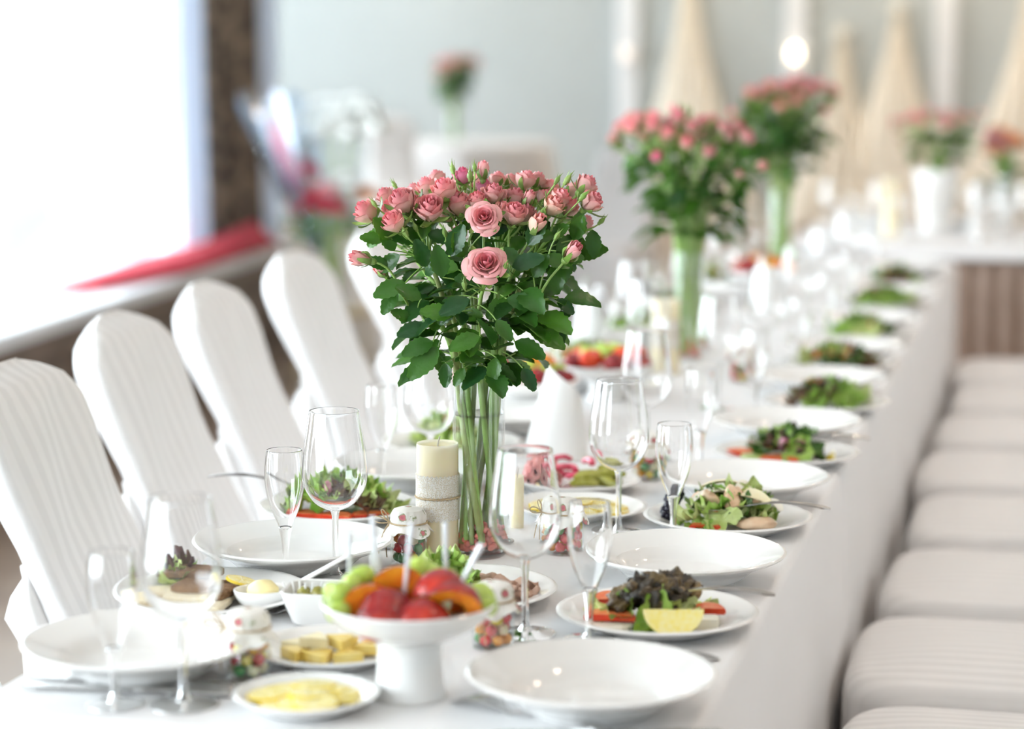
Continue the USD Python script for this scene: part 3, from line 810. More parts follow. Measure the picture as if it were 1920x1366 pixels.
# glasses of the head table
k = 0
for x in np.linspace(-.80, 1.05, 12):
    for kind in (0, 1):
        y = 8.0 + .12 * kind + .03 * math.sin(k * 2.2)
        if abs(x + .47) < .12: y += .75
        dup([wine0, flute0][kind], 'blurred %s glass on the far head table' % ['wine', 'champagne'][kind], (x + .07 * kind, y, T0), 0, ['wine glasses on the head table', 'champagne glasses on the head table'][kind]); k += 1
for x in np.linspace(-.72, 1.08, 6):
    dup(deep0, 'white deep plate on the head table across the far end', (x, 8.72, T0), 0, 'plates on the head table')

# ---- cutlery (flat profiles bent along their length, lying along +x)
def bent(poly, th, zf, n=40):
    m = trimesh.creation.extrude_polygon(poly, th, engine='earcut')
    m = m.subdivide_to_size(.008)
    v = m.vertices.copy(); v[:, 2] += np.array([zf(x) for x in v[:, 0]]); m.vertices = v; return m


def handle_poly(x0, x1, w0, w1):
    xs = np.linspace(x0, x1, 14); k = (xs - x0) / (x1 - x0); w = w0 + (w1 - w0) * k ** 1.6
    w = w * np.where(k > .93, np.sqrt(np.maximum(0.05, 1 - ((k - .93) / .075) ** 2)), 1)
    return Polygon(np.vstack([np.column_stack([xs, w]), np.column_stack([xs, -w])[::-1]]))


def fork_mesh():
    head = Polygon([(.0, .0095), (.03, .0115), (.052, .0105), (.066, .0035), (.07, .0028), (.07, -.0028), (.066, -.0035), (.052, -.0105), (.03, -.0115), (.0, -.0095)])
    for yy in (-.0052, 0, .0052): head = head.difference(LineString([(-.01, yy), (.036, yy)]).buffer(.0013))
    p = head.union(handle_poly(.066, .195, .0030, .0095)).buffer(.0004)
    zf = lambda x: .012 * math.sin(min(1, x / .07) * PI) * .75 + (.010 * math.sin((x - .07) / .125 * PI) if x > .07 else 0)
    return bent(p, .0018, zf)


def knife_mesh():
    blade = Polygon([(0, 0), (.012, .0075), (.05, .010), (.115, .0085), (.115, -.006), (.03, -.0065), (.008, -.0045)])
    a = trimesh.creation.extrude_polygon(blade, .0016, engine='earcut'); a.apply_translation([0, 0, .003])
    h = loft(np.array([[(x, w * math.cos(t), .0042 + th_ * math.sin(t)) for t in np.linspace(0, 2 * PI, 14, endpoint=False)] for x, w, th_ in [(.108, .0055, .0030), (.12, .0065, .0036), (.17, .0075, .0040), (.215, .0095, .0042), (.224, .008, .0038), (.227, .003, .002)]]))
    h.fix_normals(); return a, h


def spoon_mesh():
    b = lathe(smooth_prof([(0, 0), (.010, .0012), (.018, .0050), (.0215, .0095), (.0212, .0102), (.0175, .0062), (.010, .0024), (0, .0013)], 4), 32)
    b.apply_scale([1.45, 1, 1]); b.apply_translation([.03, 0, 0])
    h = bent(handle_poly(.056, .195, .0035, .0095), .0018, lambda x: .0085 + .012 * math.sin((x - .056) / .139 * PI * .9) * .9 - .0085 * max(0, (x - .16) / .035) * 0)
    return b, h


def cutlery(kind, label, loc, rz, tilt=0.0):
    o = thing({'fork': 'dinner_fork', 'knife': 'table_knife', 'spoon': 'serving_spoon'}[kind], label, kind, loc, rz)
    T = lambda m: rot(m, tilt, [0, 1, 0])
    if kind == 'fork':
        m = fork_mesh(); c = m.triangles_center[:, 0]
        obj('tines', T(m.submesh([np.nonzero(c < .066)[0]], append=True)), steel, o, 40); obj('handle', T(m.submesh([np.nonzero(c >= .066)[0]], append=True)), steel, o, 40)
    elif kind == 'knife':
        a, h = knife_mesh(); obj('blade', T(a), steel, o, 30); obj('handle', T(h), steel, o, 50)
    else:
        b, h = spoon_mesh(); obj('spoon_bowl', T(b), steel, o, 60); obj('handle', T(h), steel, o, 40)
    return o


cutlery('knife', 'steel knife along the front left corner of the table, nearer of the pair', (-1.052, 2.128, T0), .10)
cutlery('knife', 'steel knife along the front left corner of the table, farther of the pair', (-1.058, 2.160, T0), .06)
cutlery('fork', 'steel fork in the shade in front of the nearest right-hand plate', (-.595, 2.190, T0), -.42)
cutlery('knife', 'steel knife at the bottom edge, in front of the nearest right-hand plate', (-.530, 2.080, T0), .22)
cutlery('fork', 'steel fork with its tines at the edge of the bread plate', (-.858, 2.545, T0), PI + .9)
cutlery('knife', 'steel knife behind the sharp left wine glass, nearer of two', (-.945, 2.715, T0 + .0), .05)
cutlery('knife', 'steel knife behind the sharp left wine glass, farther of two', (-.935, 2.860, T0 + .0), .10)
cutlery('fork', 'steel fork with only its handle end showing past the nearest right plate', (-.545, 2.365, T0), .25)
cutlery('spoon', 'steel spoon stuck under the mushroom salad, handle over the plate rim', (-.505, 2.530, T0 + .027), .06, -.03)
cutlery('spoon', 'steel spoon under the cheese-shaving salad, handle over the plate rim', (-.495, 3.065, T0 + .027), -.02, -.02)
cutlery('spoon', 'blurred steel spoon handle past the dark leaf salad on the right', (-.490, 3.62, T0 + .028), .10, -.02)
cutlery('spoon', 'steel spoon handle left of the salad behind the left champagne glass', (-1.02, 3.06, T0 + .028), PI - .10, -.02)

# ================================================================== FOOD PIECES


def ruffle(r=.03, frill=7, amp=.35, seed=0, cup=.5):
    """one crinkled lettuce leaf"""
    g = np.random.default_rng(seed); nr, nt = 7, 40; v = [(0, 0, 0)]
    ph = g.uniform(0, 6, 3)
    for i in range(1, nr + 1):
        k = i / nr
        for t in np.linspace(0, 2 * PI, nt, endpoint=False):
            edge = 1 + .16 * math.sin(3 * t + ph[0]) + .08 * math.sin(frill * 2 * t + ph[2])
            z = amp * r * k ** 2 * (math.sin(frill * t + ph[1]) * .8 + .4 * math.sin(2.3 * frill * t + ph[2])) + cup * r * k * k
            v.append((r * k * edge * math.cos(t), .8 * r * k * edge * math.sin(t), z))
    f = [[0, 1 + j, 1 + (j + 1) % nt] for j in range(nt)]
    for i in range(nr - 1):
        for j in range(nt):
            a = 1 + i * nt + j; b = 1 + i * nt + (j + 1) % nt; f += [[a, a + nt, b + nt], [a, b + nt, b]]
    v = np.array(v); m = trimesh.Trimesh(v, np.array(f), process=False)
    u = v.copy(); u[:, 2] -= .0006
    return trimesh.Trimesh(np.vstack([v, u]), np.vstack([f, np.array(f)[:, ::-1] + len(v)]), process=False)


def blob(r, seed, sq=(1, 1, 1), amp=.45, sub=2, freq=1.6):
    m = trimesh.creation.icosphere(sub, 1.0); d = m.vertices
    k = 1 + amp * (meshkit.fbm(d * freq + seed * 7.7, 3, seed) - .5) * 2
    m.vertices = d * k[:, None] * r * np.array(sq); return m


def disc_slice(r, th, n=36, bev=.0012):
    return lathe([(0, 0), (r - bev, 0), (r, bev), (r, th - bev), (r - bev, th), (0, th)], n)


def half(m, keep_axis=(0, 1, 0), at=(0, 0, 0)):
    return trimesh.intersections.slice_mesh_plane(m, keep_axis, at, cap=True, engine='earcut')


def wedge(r, ang, n=18, squash=1.0, hol=.30):
    """segment of a round fruit: returns (skin, flesh)"""
    th = np.linspace(-ang / 2, ang / 2, n); ph = np.linspace(0, PI, n)
    g = np.array([[(r * math.sin(p) * math.cos(t), r * math.sin(p) * math.sin(t), r * squash * math.cos(p)) for p in ph] for t in th])
    skin = trimesh.Trimesh(g.reshape(-1, 3), grid_faces(n, n), process=True)
    fl = []
    for t, s in ((th[0], 1), (th[-1], -1)):
        q = np.array([(r * .998 * math.sin(p) * math.cos(t), r * .998 * math.sin(p) * math.sin(t), r * .998 * squash * math.cos(p)) for p in ph])
        # hollow where the stone was
        inner = np.array([(r * hol * math.sin(p) * math.cos(t * .3), r * hol * math.sin(p) * math.sin(t * .3), r * (hol + .15) * squash * math.cos(p)) for p in ph])
        R = np.array([q * (1 - k) + inner * k for k in np.linspace(0, 1, 6)])
        f = grid_faces(6, n); fl.append(trimesh.Trimesh(R.reshape(-1, 3), f if s < 0 else f[:, ::-1], process=False))
    gi = np.array([[(r * hol * math.sin(p) * math.cos(t * .3), r * hol * math.sin(p) * math.sin(t * .3), r * (hol + .15) * squash * math.cos(p)) for p in ph] for t in th])
    fl.append(trimesh.Trimesh(gi.reshape(-1, 3), grid_faces(n, n)[:, ::-1], process=False))
    return skin, cat_(fl)


def wedge_at(m, d, l):
    """turn a wedge: its peel towards d, its poles along l (given in the camera's directions)"""
    N3 = np.eye(3); N3[:2, :2] = NROT; d = N3 @ np.asarray(d, float); l = N3 @ np.asarray(l, float)
    d /= np.linalg.norm(d); l -= d * (l @ d); l /= np.linalg.norm(l)
    T = np.eye(4); T[:3, 0], T[:3, 1], T[:3, 2] = d, np.cross(l, d), l
    m = m.copy(); m.apply_transform(T); return m


NROT = np.array([[math.cos(YAW), -math.sin(YAW)], [math.sin(YAW), math.cos(YAW)]])


def nectarine(loc, d, l, label, r=.031, ang=1.55):
    o = thing('nectarine_wedge', label, 'nectarine wedge', loc, 0, 'nectarine wedges on the cake stand')
    s, f = wedge(r, ang, squash=1.0)
    A = lambda m: mv(wedge_at(mv(m, -r * .55), d, l))
    obj('skin', A(s), nect_skin, o, 60); obj('flesh', A(f), nect_flesh, o, 40)
    return o


def lemon_wedge(loc, rz, label, r=.030):
    o = thing('lemon_wedge', label, 'lemon', loc, rz)
    s, f = wedge(r, 1.15, squash=1.12, hol=.02)
    B = lambda m: mv(wedge_at(m, (0, .25, -.97), (1, 0, .0)), 0, 0, r * .99)      # peel down, a cut face towards the camera
    obj('peel', B(s), lemon_peel, o, 60); obj('pulp', B(f), lemon_pulp, o, 30)
    return o


def lemon_slice(name, loc, tilt, rz, label, group, r=.026, m=lemon_pulp, rind=lemon_peel):
    o = thing(name, label, 'lemon slice' if m is lemon_pulp else 'slice', loc, rz, group)
    T = lambda q: rot(q, tilt, [0, 1, 0])
    obj('peel', T(lathe([(r - .0022, 0), (r, .0006), (r, .0030), (r - .0022, .0036), (r - .0022, 0)], 36)), rind, o, 40)
    segs = [mv(trimesh.creation.extrude_polygon(Polygon([(0.0015 * math.cos(a), .0015 * math.sin(a))] + [((r - .004) * math.cos(a + d), (r - .004) * math.sin(a + d)) for d in np.linspace(-.31, .31, 6)]), .0036, engine='earcut'), 0, 0, .0002) for a in np.arange(9) * 2 * PI / 9]
    obj('pith', T(mv(disc_slice(r - .0021, .0032, 36, .0002), 0, 0, .0001)), lemon_pith, o, 40)
    obj('pulp', T(cat_(segs)), m, o, 20)
    return o


def plain(name, m, mt, label, cat, loc, rz=0.0, group=None, smooth=40):
    """a thing that is one mesh, its origin at its base"""
    g = mv(rot(m, rz, [0, 0, 1]), *loc)
    return obj(name, g, mt, None, smooth, label, cat, group)


PZ = T0 + .0065                       # floor of a flat plate


def salad(x, y, label, seed, mats, n=16, R=.055, H=.035, bits=None, nb=0, br=.008, group='salads on the plates', top=0.0):
    """heap of leaves (each its own part) with small pieces on it"""
    g = np.random.default_rng(seed); o = thing('mixed_salad', label, 'salad', (x, y, PZ + .0015), g.uniform(0, 6), group)
    for k in range(n):
        a = k * 2.4; q = math.sqrt((k + .5) / n); px, py = R * q * math.cos(a) * 1.15, R * q * math.sin(a) * .8
        pz = H * (1 - q * q) * .9 + .006
        lf = ruffle(g.uniform(.020, .030), int(g.integers(4, 8)), .34, seed * 31 + k, g.uniform(.2, .7))
        ax = np.array([px * 14, py * 14, 1 + g.uniform(-.3, .3)]) + g.uniform(-.35, .35, 3)
        lf = frame_to(lf, ax, (px, py, pz), g.uniform(0, 6)); lo = lf.vertices[:, 2].min()
        v = lf.vertices.copy(); v[:, 2] = np.where(v[:, 2] < .0004, .0004 + (v[:, 2] - .0004) * .02, v[:, 2]); lf.vertices = v
        obj('lettuce_leaf', lf, mats[k % len(mats)], o, 60)
    for k in range(nb):
        a = g.uniform(0, 6.28); q = math.sqrt(g.uniform(0, .75)); px, py = R * q * math.cos(a) * 1.05, R * q * math.sin(a) * .75; pz = (H + top) * (1 - q * q) + .012 + g.uniform(-.004, .006) + top * .4
        b = blob(br * g.uniform(.7, 1.35), seed * 17 + k, (1.3, .9, .65), .6)
        obj(bits[1], frame_to(b, g.normal(size=3), (px, py, pz)), bits[0][k % len(bits[0])], o, 60)
    return o


def tomato_slice(loc, rz, label, r=.030, tilt=.12, hl=True):
    o = thing('tomato_slice', label, 'tomato', loc, rz)
    a = disc_slice(r, .0075, 40, .002); b = mv(disc_slice(r * .86, .0006, 36, .0002), 0, 0, .0074)
    if hl: a, b = half(a), half(b)
    T = lambda m: mv(rot(m, tilt, [1, 0, 0]), 0, 0, .001)
    obj('skin', T(a), tomato_m, o, 35); obj('flesh', T(b), tomato_seed, o, 35)
    return o


# nearest right salad: mushrooms on leaves, half tomato slices, mozzarella, lemon
x, y = RS[0]
salad(x, y, 'heap of fried brown mushrooms on green leaves with a lemon wedge in front', 11, [lett_b, lett_a, lett_b], 10, .060, .016, ([mush_m, mush_k, mush_t, mush_m, mush_k], 'mushroom_piece'), 105, .0090, top=.010)
plain('mozzarella_slice', disc_slice(.030, .007, 40, .002), mozz_m, 'white mozzarella slice under the tomato, left front of the mushroom salad', 'cheese', (x - .048, y - .044, PZ + .001), 0)
tomato_slice((x - .046, y - .052, PZ + .0085), .10, 'red half tomato slice on the white mozzarella, front left of the mushroom salad', .030, .06)
tomato_slice((x - .058, y + .012, PZ + .012), .4, 'small red tomato piece behind, left of the mushroom salad', .022, .3)
tomato_slice((x + .060, y + .000, PZ + .010), .2, 'small red tomato piece at the right of the mushroom salad', .020, .2)
plain('mozzarella_slice', rbox(-.014, .014, -.010, .010, 0, .016, .003), mozz_m, 'pale mozzarella chunk right of the lemon wedge', 'cheese', (x + .062, y - .030, PZ + .001), .2)
lemon_wedge((x + .030, y - .066, PZ + .001), .0, 'lemon wedge lying in front of the mushroom salad', .031)
# second right salad: Caesar-like
x, y = RS[1]
salad(x, y, 'bright green salad heap with pale cheese shavings and dark berries', 23, [lett_a, lett_b, lett_a, lett_a, lett_b, lett_d], 22, .062, .034, ([chicken_m], 'chicken_piece'), 9, .011)
g = np.random.default_rng(5)
for k, (dx, dy, dz, rz_) in enumerate([(-.015, -.02, .052, .7), (.032, -.012, .050, -.5), (.055, .0, .040, -.9), (-.01, .03, .056, .2), (.02, .025, .054, 1.3)]):
    u_ = np.linspace(-1, 1, 12); G = np.array([[(.034 * a, .012 * b * (1 - .55 * a * a), .010 * (1 - a * a) + .003 * b * b) for b in np.linspace(-1, 1, 6)] for a in u_])
    m1 = G.reshape(-1, 3); f1 = grid_faces(12, 6); sh = trimesh.Trimesh(np.vstack([m1, m1 - [0, 0, .0012]]), np.vstack([f1, f1[:, ::-1] + len(m1)]), process=False)
    plain('cheese_shaving', rot(sh, .35 * math.sin(k * 2), [1, 0, 0]), [mozz_m, cheese_pale][k % 2], ['pale cheese shaving across the left of the green salad', 'wide pale cheese shaving on the right half of the green salad', 'cheese shaving at the right edge of the green salad', 'cheese shaving on top of the green salad at the back', 'curved cheese shaving at the back right of the green salad'][k], 'cheese', (x + dx, y + dy, PZ + dz - .012), rz_)
bl = mat('blackberry', (0.015, 0.012, 0.03), 0.15)
for k, (dx, dy, dz) in enumerate([(-.082, -.01, .016), (-.080, .008, .030), (-.074, .0, .040)]):
    q = [mv(trimesh.creation.icosphere(1, .0042), .009 * math.cos(a) * math.cos(b), .009 * math.sin(a) * math.cos(b), .010 * math.sin(b)) for b in (-1.1, -.5, 0, .5, 1.1) for a in np.arange(6) * 1.047 + b]
    plain('dark_grape', cat_(q + [trimesh.creation.icosphere(2, .009)]), bl, ['lowest dark berry left of the green salad', 'middle dark berry left of the green salad', 'topmost dark berry left of the green salad'][k], 'berry', (x + dx, y + dy, PZ + dz))
tomato_slice((x - .022, y - .066, PZ + .002), .1, 'red tomato half slice at the front of the green salad with cheese shavings', .022, .1)
plain('chicken_strip', blob(.016, 3, (1.8, .8, .6), .4), chicken_m, 'pale chicken strip at the front right of the green salad', 'chicken', (x + .045, y - .045, PZ + .012), .3)
# third, fourth and farther right salads
x, y = RS[2]
salad(x, y, 'dark leaf salad heap with red tomato slices on the third right-hand plate', 31, [lett_d, lett_a, lett_r, lett_d], 18, .050, .034, ([mush_m, onion_m], 'mushroom_piece'), 14, .009)
tomato_slice((x - .006, y - .060, PZ + .002), .05, 'orange-red tomato slice at the front of the dark leaf salad', .032, .08)
tomato_slice((x - .076, y - .012, PZ + .002), -.3, 'orange-red tomato slice at the left of the dark leaf salad', .028, .1)
plain('cucumber_slice', disc_slice(.022, .005, 30, .001), lett_b, 'pale cucumber slice at the left of the dark leaf salad', 'cucumber', (x - .048, y - .040, PZ + .006), 0)
lemon_wedge((x + .075, y - .012, PZ + .001), 1.3, 'small lemon wedge right of the dark leaf salad', .016)
x, y = RS[3]
sal0 = salad(x, y, 'brown and green leaf salad heap with tomato on the fourth right-hand plate', 43, [lett_d, lett_a, lett_b, lett_r, lett_a], 20, .062, .034, ([tomato_m, mush_m], 'tomato_piece'), 12, .009)
for i, (x, y) in enumerate(RS[4:]): dup(sal0, 'blurred leaf salad on the %s right-hand salad plate from the camera' % ord_(i + 4), (x, y, PZ + .0015), i * 1.7)
# left salads
x, y = LS[1]
salad(x, y, 'leaf salad with orange carrot slices behind the left pair of sharp glasses', 53, [lett_a, lett_b, lett_r, lett_a], 22, .068, .032, ([onion_m, mush_m], 'onion_piece'), 8, .008)
for k, (dx, dy, rz_) in enumerate([(-.03, -.062, .1), (.012, -.066, -.2), (.060, -.045, .5)]):
    tomato_slice((x + dx, y + dy, PZ + .002), rz_, ['left', 'middle', 'right'][k] + ' orange-red tomato slice at the front of the salad behind the left glasses', .028, .08)
x, y = LS[2]
salad(x, y, 'green salad seen through the second left wine glass', 61, [lett_a, lett_b, lett_b], 18, .060, .028, ([tomato_m, chicken_m], 'tomato_piece'), 8, .009)
for i, (x, y) in enumerate(LS[3:]): dup(sal0, 'blurred leaf salad on the %s left-hand salad plate from the camera' % ord_(i + 3), (x, y, PZ + .0015), i * 2.1)

# ---- bread plate (nearest left)
x, y = LS[0]
BR = [('rye_bread_slice', bread_dark, (.036, .022, .011), (-.035, .025, .020), .15, 'dark rye bread slice leaning at the back of the bread plate'), ('rye_bread_slice', bread_dark, (.036, .024, .011), (-.002, -.022, .012), -.10, 'dark rye bread slice lying in the middle of the bread plate'), ('rye_bread_slice', bread_dark, (.030, .020, .010), (.020, .018, .008), .1, 'dark rye bread slice with the lemon slice on it'),
      ('white_bread_slice', bread_white, (.040, .026, .010), (-.004, -.048, .0025), .05, 'white bread slice at the front of the bread plate'), ('white_bread_slice', bread_white, (.042, .028, .010), (-.012, -.006, .0015), .1, 'white bread slice under the rye bread in the middle'), ('white_bread_slice', bread_white, (.040, .026, .010), (-.055, -.030, .002), .8, 'white bread slice at the left of the bread plate')]
for nm, mt, (a, b, h), (dx, dy, dz), rz_, lab in BR:
    plain(nm, rbox(-a, a, -b, b, 0, h, .004), mt, lab, 'bread', (x + dx, y + dy, PZ + dz), rz_)
salad(x - .055, y + .030, 'small tuft of purple and green lettuce on the bread plate', 71, [lett_r, lett_b, lett_a], 6, .022, .022)
lemon_slice('lemon_slice', (x + .030, y + .022, PZ + .019), .25, .3, 'pale lemon slice on the bread plate', None, .020)
o = thing('sauce_spoon', 'white porcelain tasting spoon with butter, its handle rising over the bread plate', 'spoon', (x + .070, y - .012, PZ + .001), .55)
b = lathe(smooth_prof([(0, 0), (.018, .001), (.026, .010), (.0285, .020), (.0265, .020), (.023, .010), (.014, .004), (0, .003)], 4), 40); b.apply_scale([1.25, 1, 1])
obj('spoon_bowl', b, ceramic, o, 60)
hd = [(np.array([.028 + .075 * k, 0, .017 + .036 * k]), .007 * (1 - .25 * k)) for k in np.linspace(0, 1, 8)]
hm = loft(np.array([[p + np.array([0, w * math.cos(t), .45 * w * math.sin(t)]) for t in np.linspace(0, 2 * PI, 14, endpoint=False)] for p, w in hd])); hm.fix_normals()
obj('handle', hm, ceramic, o, 60)
plain('butter_ball', blob(.0175, 2, (1.1, 1, .8), .12, 3), butter_m, 'pale yellow ball of butter in the white tasting spoon', 'butter', (x + .070, y - .012, PZ + .018))

# ---- olive dish
def square_dish(name, label, loc, rz, a, b, h):
    o = thing(name, label, 'dish', loc, rz)
    def sq(hx, hy, z, e=6.0):
        th = np.linspace(0, 2 * PI, 64, endpoint=False); c, s = np.cos(th), np.sin(th); k = (np.abs(c) ** e + np.abs(s) ** e) ** (-1 / e); return np.column_stack([hx * c * k, hy * s * k, np.full(64, z)])
    rows = [sq(a * .05, b * .05, 0), sq(a * .62, b * .62, 0), sq(a * .72, b * .72, .004), sq(a * .9, b * .9, h * .6), sq(a, b, h - .001), sq(a - .001, b - .001, h), sq(a - .004, b - .004, h - .001), sq(a * .86, b * .86, h * .5), sq(a * .68, b * .68, .007), sq(a * .05, b * .05, .006)]
    m = loft(np.array(rows)); m.fix_normals(); obj('body', m, ceramic, o, 40); return o


ox, oy = -.832, 2.470
square_dish('olive_dish', 'square white dish of olives left of the meat plate', (ox, oy, T0), .1, .046, .040, .042)
g = np.random.default_rng(8); k = 0
for dx, dy, dz in [(-.012, -.012, .018), (.010, -.010, .018), (.0, .012, .018), (-.020, .008, .018), (.022, .012, .018), (-.006, -.003, .034), (.014, .002, .034), (-.022, -.004, .033), (.004, .016, .034), (.026, -.003, .031)]:
    o = thing('olive', 'green olive in the square white dish', 'olive', (ox + dx, oy + dy, T0 + dz), g.uniform(0, 6), 'olives in the square white dish')
    m = trimesh.creation.icosphere(3, .0095); m.apply_scale([1.2, 1, 1]); obj('flesh', m, olive_m, o, True)
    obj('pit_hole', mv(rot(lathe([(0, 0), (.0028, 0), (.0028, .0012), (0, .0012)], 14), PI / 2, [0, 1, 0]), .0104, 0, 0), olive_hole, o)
for k in range(6):
    a = np.array([ox - .034 + .004 * k, oy - .012 + .004 * (k % 3), T0 + .012]); b = a + [-.012 + .005 * k, .004 * (k % 2), .036]
    plain('toothpick', tube([a, (a + b) / 2, b], .0012, 6), plastic_white, 'thin white toothpick standing in the olive dish', 'toothpick', (0, 0, 0), 0, 'toothpicks in the olive dish')

# ---- cake stand with fruit
fx, fy = -.648, 2.200
o = thing('cake_stand', 'white porcelain cake stand full of cut fruit in the foreground', 'cake stand', (fx, fy, T0))
obj('foot', lathe(smooth_prof([(0, 0), (.036, 0), (.0375, .003), (.0350, .020), (.0335, .050), (.036, .062), (0, .062)], 5), 64), ceramic, o, 50)
obj('bowl', lathe(np.vstack([smooth_prof([(0, .062), (.036, .062), (.060, .070), (.080, .084), (.0920, .100)], 5), smooth_prof([(.0905, .1022), (.086, .099), (.074, .088), (.055, .077), (.035, .073), (0, .072)], 5)]), 96), ceramic, o, 50)
SZ = T0 + .076
NW = [((-.044, -.010, .030), (-.25, .55, .75), (.9, 0, .45), 'orange nectarine wedge at the left, cut face towards the camera'), ((-.026, -.036, .026), (-.25, -.65, .70), (1, 0, .28), 'dark red nectarine wedge at the front left, skin side out'), ((-.010, .004, .044), (.0, .62, .60), (1, 0, -.05), 'orange nectarine wedge on top in the middle'),
      ((.018, -.046, .022), (.1, -.30, .90), (.9, 0, .30), 'red nectarine wedge lowest at the front'), ((.026, -.012, .044), (-.45, -.25, .85), (.8, -.5, .3), 'red nectarine wedge in the middle of the top right'), ((.052, -.026, .038), (.35, .10, .90), (.9, .2, -.25), 'red nectarine wedge at the right with an orange cut edge'), ((-.030, -.048, .015), (-.3, -.75, .35), (1, 0, -.15), 'dark plum-red nectarine wedge lowest at the front left'), ((.050, .024, .026), (.6, .3, .6), (.5, .8, 0), 'nectarine wedge at the back right'), ((-.03, .035, .028), (-.3, .7, .6), (.9, .3, 0), 'nectarine wedge at the back left')]
for (dx, dy, dz), dd, ll, lab in NW:
    d = NROT @ [dx, dy]
    nectarine((fx + d[0], fy + d[1], SZ + dz), dd, ll, lab + ', on the cake stand')
GR = [(-.076, -.004, .022), (-.072, -.020, .018), (-.062, .016, .020), (-.078, .008, .030), (-.068, -.012, .036), (-.060, .010, .040), (-.050, .020, .046), (.008, .022, .054), (.026, .022, .046), (.018, .034, .048), (-.012, .034, .040), (.036, .034, .040), (.078, .004, .026), (.074, .018, .028), (.080, -.012, .022), (-.05, .045, .026), (-.03, .055, .024), (.0, .058, .022), (.03, .055, .024)]
gr0 = None
for k, (dx, dy, dz) in enumerate(GR):
    d = NROT @ [dx, dy]; lab = 'green grape on the fruit-filled cake stand'
    p = (fx + d[0], fy + d[1], SZ + dz)
    if gr0 is None:
        gr0 = thing('grape', lab, 'grape', p, 0, 'green grapes on the cake stand'); m = trimesh.creation.icosphere(3, .0115); m.apply_scale([1, 1, 1.22]); m.apply_transform(trimesh.transformations.rotation_matrix(1.2, [1, .3, 0])); obj('skin', m, grape_m, gr0, True)
    else: dup(gr0, lab, p, k * 1.3)
for k, (px, py, lean, L) in enumerate([(657, 1105, .0, .045), (716, 1085, -.02, .06), (768, 1090, .02, .062), (846, 1075, .0, .055), (868, 1110, .07, .042), (700, 1100, 0, .05)]):
    b = np.array([fx, fy, 0]) ; r_ = (px - 776) / 1900.; d = NROT @ [r_, [.02, .03, -.01, .03, -.015, .045][k]]
    p0 = np.array([fx + d[0], fy + d[1], SZ + .035]); p1 = p0 + [lean * .4, 0, L + .012]
    plain('cocktail_pick', tube([p0, p0 * .5 + p1 * .5, p1], [.0022, .0026, .0032], 10), plastic_clear, ['leftmost white pick stuck in the fruit', 'white pick, second from the left, stuck in the fruit', 'white pick in the orange wedge at the middle of the fruit', 'white pick behind the fruit, right of the middle', 'slanting white pick in the red wedge at the right', 'white pick at the back left of the fruit'][k], 'pick', (0, 0, 0))

# ---- cheese plates
def small_plate(label, loc, D=.152):
    o = thing('side_plate', label, 'plate', loc); m = flat_plate_mesh(D, .018, .70); c = m.triangles_center; rr = np.hypot(c[:, 0], c[:, 1])
    obj('rim', m.submesh([np.nonzero(rr > D * .36)[0]], append=True), ceramic, o, 60); obj('well', m.submesh([np.nonzero(rr <= D * .36)[0]], append=True), ceramic, o, 60)
    return o


px_, py_ = -.738, 2.132
small_plate('small white plate of thin yellow slices at the front of the table', (px_, py_, T0), .150)
for k in range(12):
    a = k / 12 * 5.4 + .3; r_ = .034 + .004 * math.sin(k * 3)
    lemon_slice('yellow_slice', (px_ + r_ * math.cos(a), py_ + r_ * math.sin(a) * .9, PZ + .003 + .0012 * (k % 4)), .10, a, 'thin yellow slice fanned on the front side plate', 'lemon slices on the small front plate', .024)
lemon_slice('yellow_slice', (px_ + .004, py_ - .006, PZ + .0085), .05, 1.0, 'thin yellow lemon slice on top in the middle of the small front plate', 'lemon slices on the small front plate', .022)
cx_, cy_ = -.772, 2.315
small_plate('white plate of yellow cheese pieces behind the cake stand', (cx_, cy_, T0), .178)
g = np.random.default_rng(3)
tri = lambda s, h: trimesh.creation.extrude_polygon(Polygon([(-s, -s * .5), (s, -s * .7), (s * .1, s)]).buffer(-.002).buffer(.002, quad_segs=3), h, engine='earcut')
for k, (dx, dy, dz, s) in enumerate([(-.030, -.030, .0, .019), (.000, -.038, .0, .020), (.028, -.030, 0, .018), (-.012, -.018, .012, .018), (.016, -.010, .011, .019), (-.040, .000, .0, .017), (-.020, .014, .001, .018), (.010, .020, .001, .019), (.04, .004, .001, .017)]):
    pale_ = k in (5, 6, 3)
    plain('cheese_piece', tri(s, .011), cheese_pale if pale_ else cheese_m, 'pale wedge of cheese behind the cake stand' if pale_ else 'yellow wedge of cheese behind the cake stand', 'cheese', (cx_ + dx, cy_ + dy, PZ + .001 + dz), g.uniform(-.8, .8), 'pale cheese wedges' if pale_ else 'yellow cheese wedges', 30)

# ---- meat platter
def slab(a, b, seed, fold=.6, th=.002):
    """a thin slice of meat, wavy and partly folded"""
    g = np.random.default_rng(seed); n, m = 16, 12; G = []
    ph = g.uniform(0, 6)
    for u in np.linspace(-1, 1, n):
        row = []
        w = math.sqrt(max(.02, 1 - u ** 4))
        for v in np.linspace(-1, 1, m):
            y = v * b * w; z = fold * .006 * math.sin(4.5 * v + 2.2 * u + ph) + fold * .004 * math.sin(7 * u + ph) + .004
            if v > .45: z += fold * .010 * (v - .45); y -= fold * .25 * b * (v - .45)
            row.append((u * a, y, z))
        G.append(row)
    V = np.array(G).reshape(-1, 3); f = grid_faces(n, m)
    bd = trimesh.Trimesh(np.vstack([V, V - [0, 0, th]]), np.vstack([f, f[:, ::-1] + len(V)]), process=False); return bd


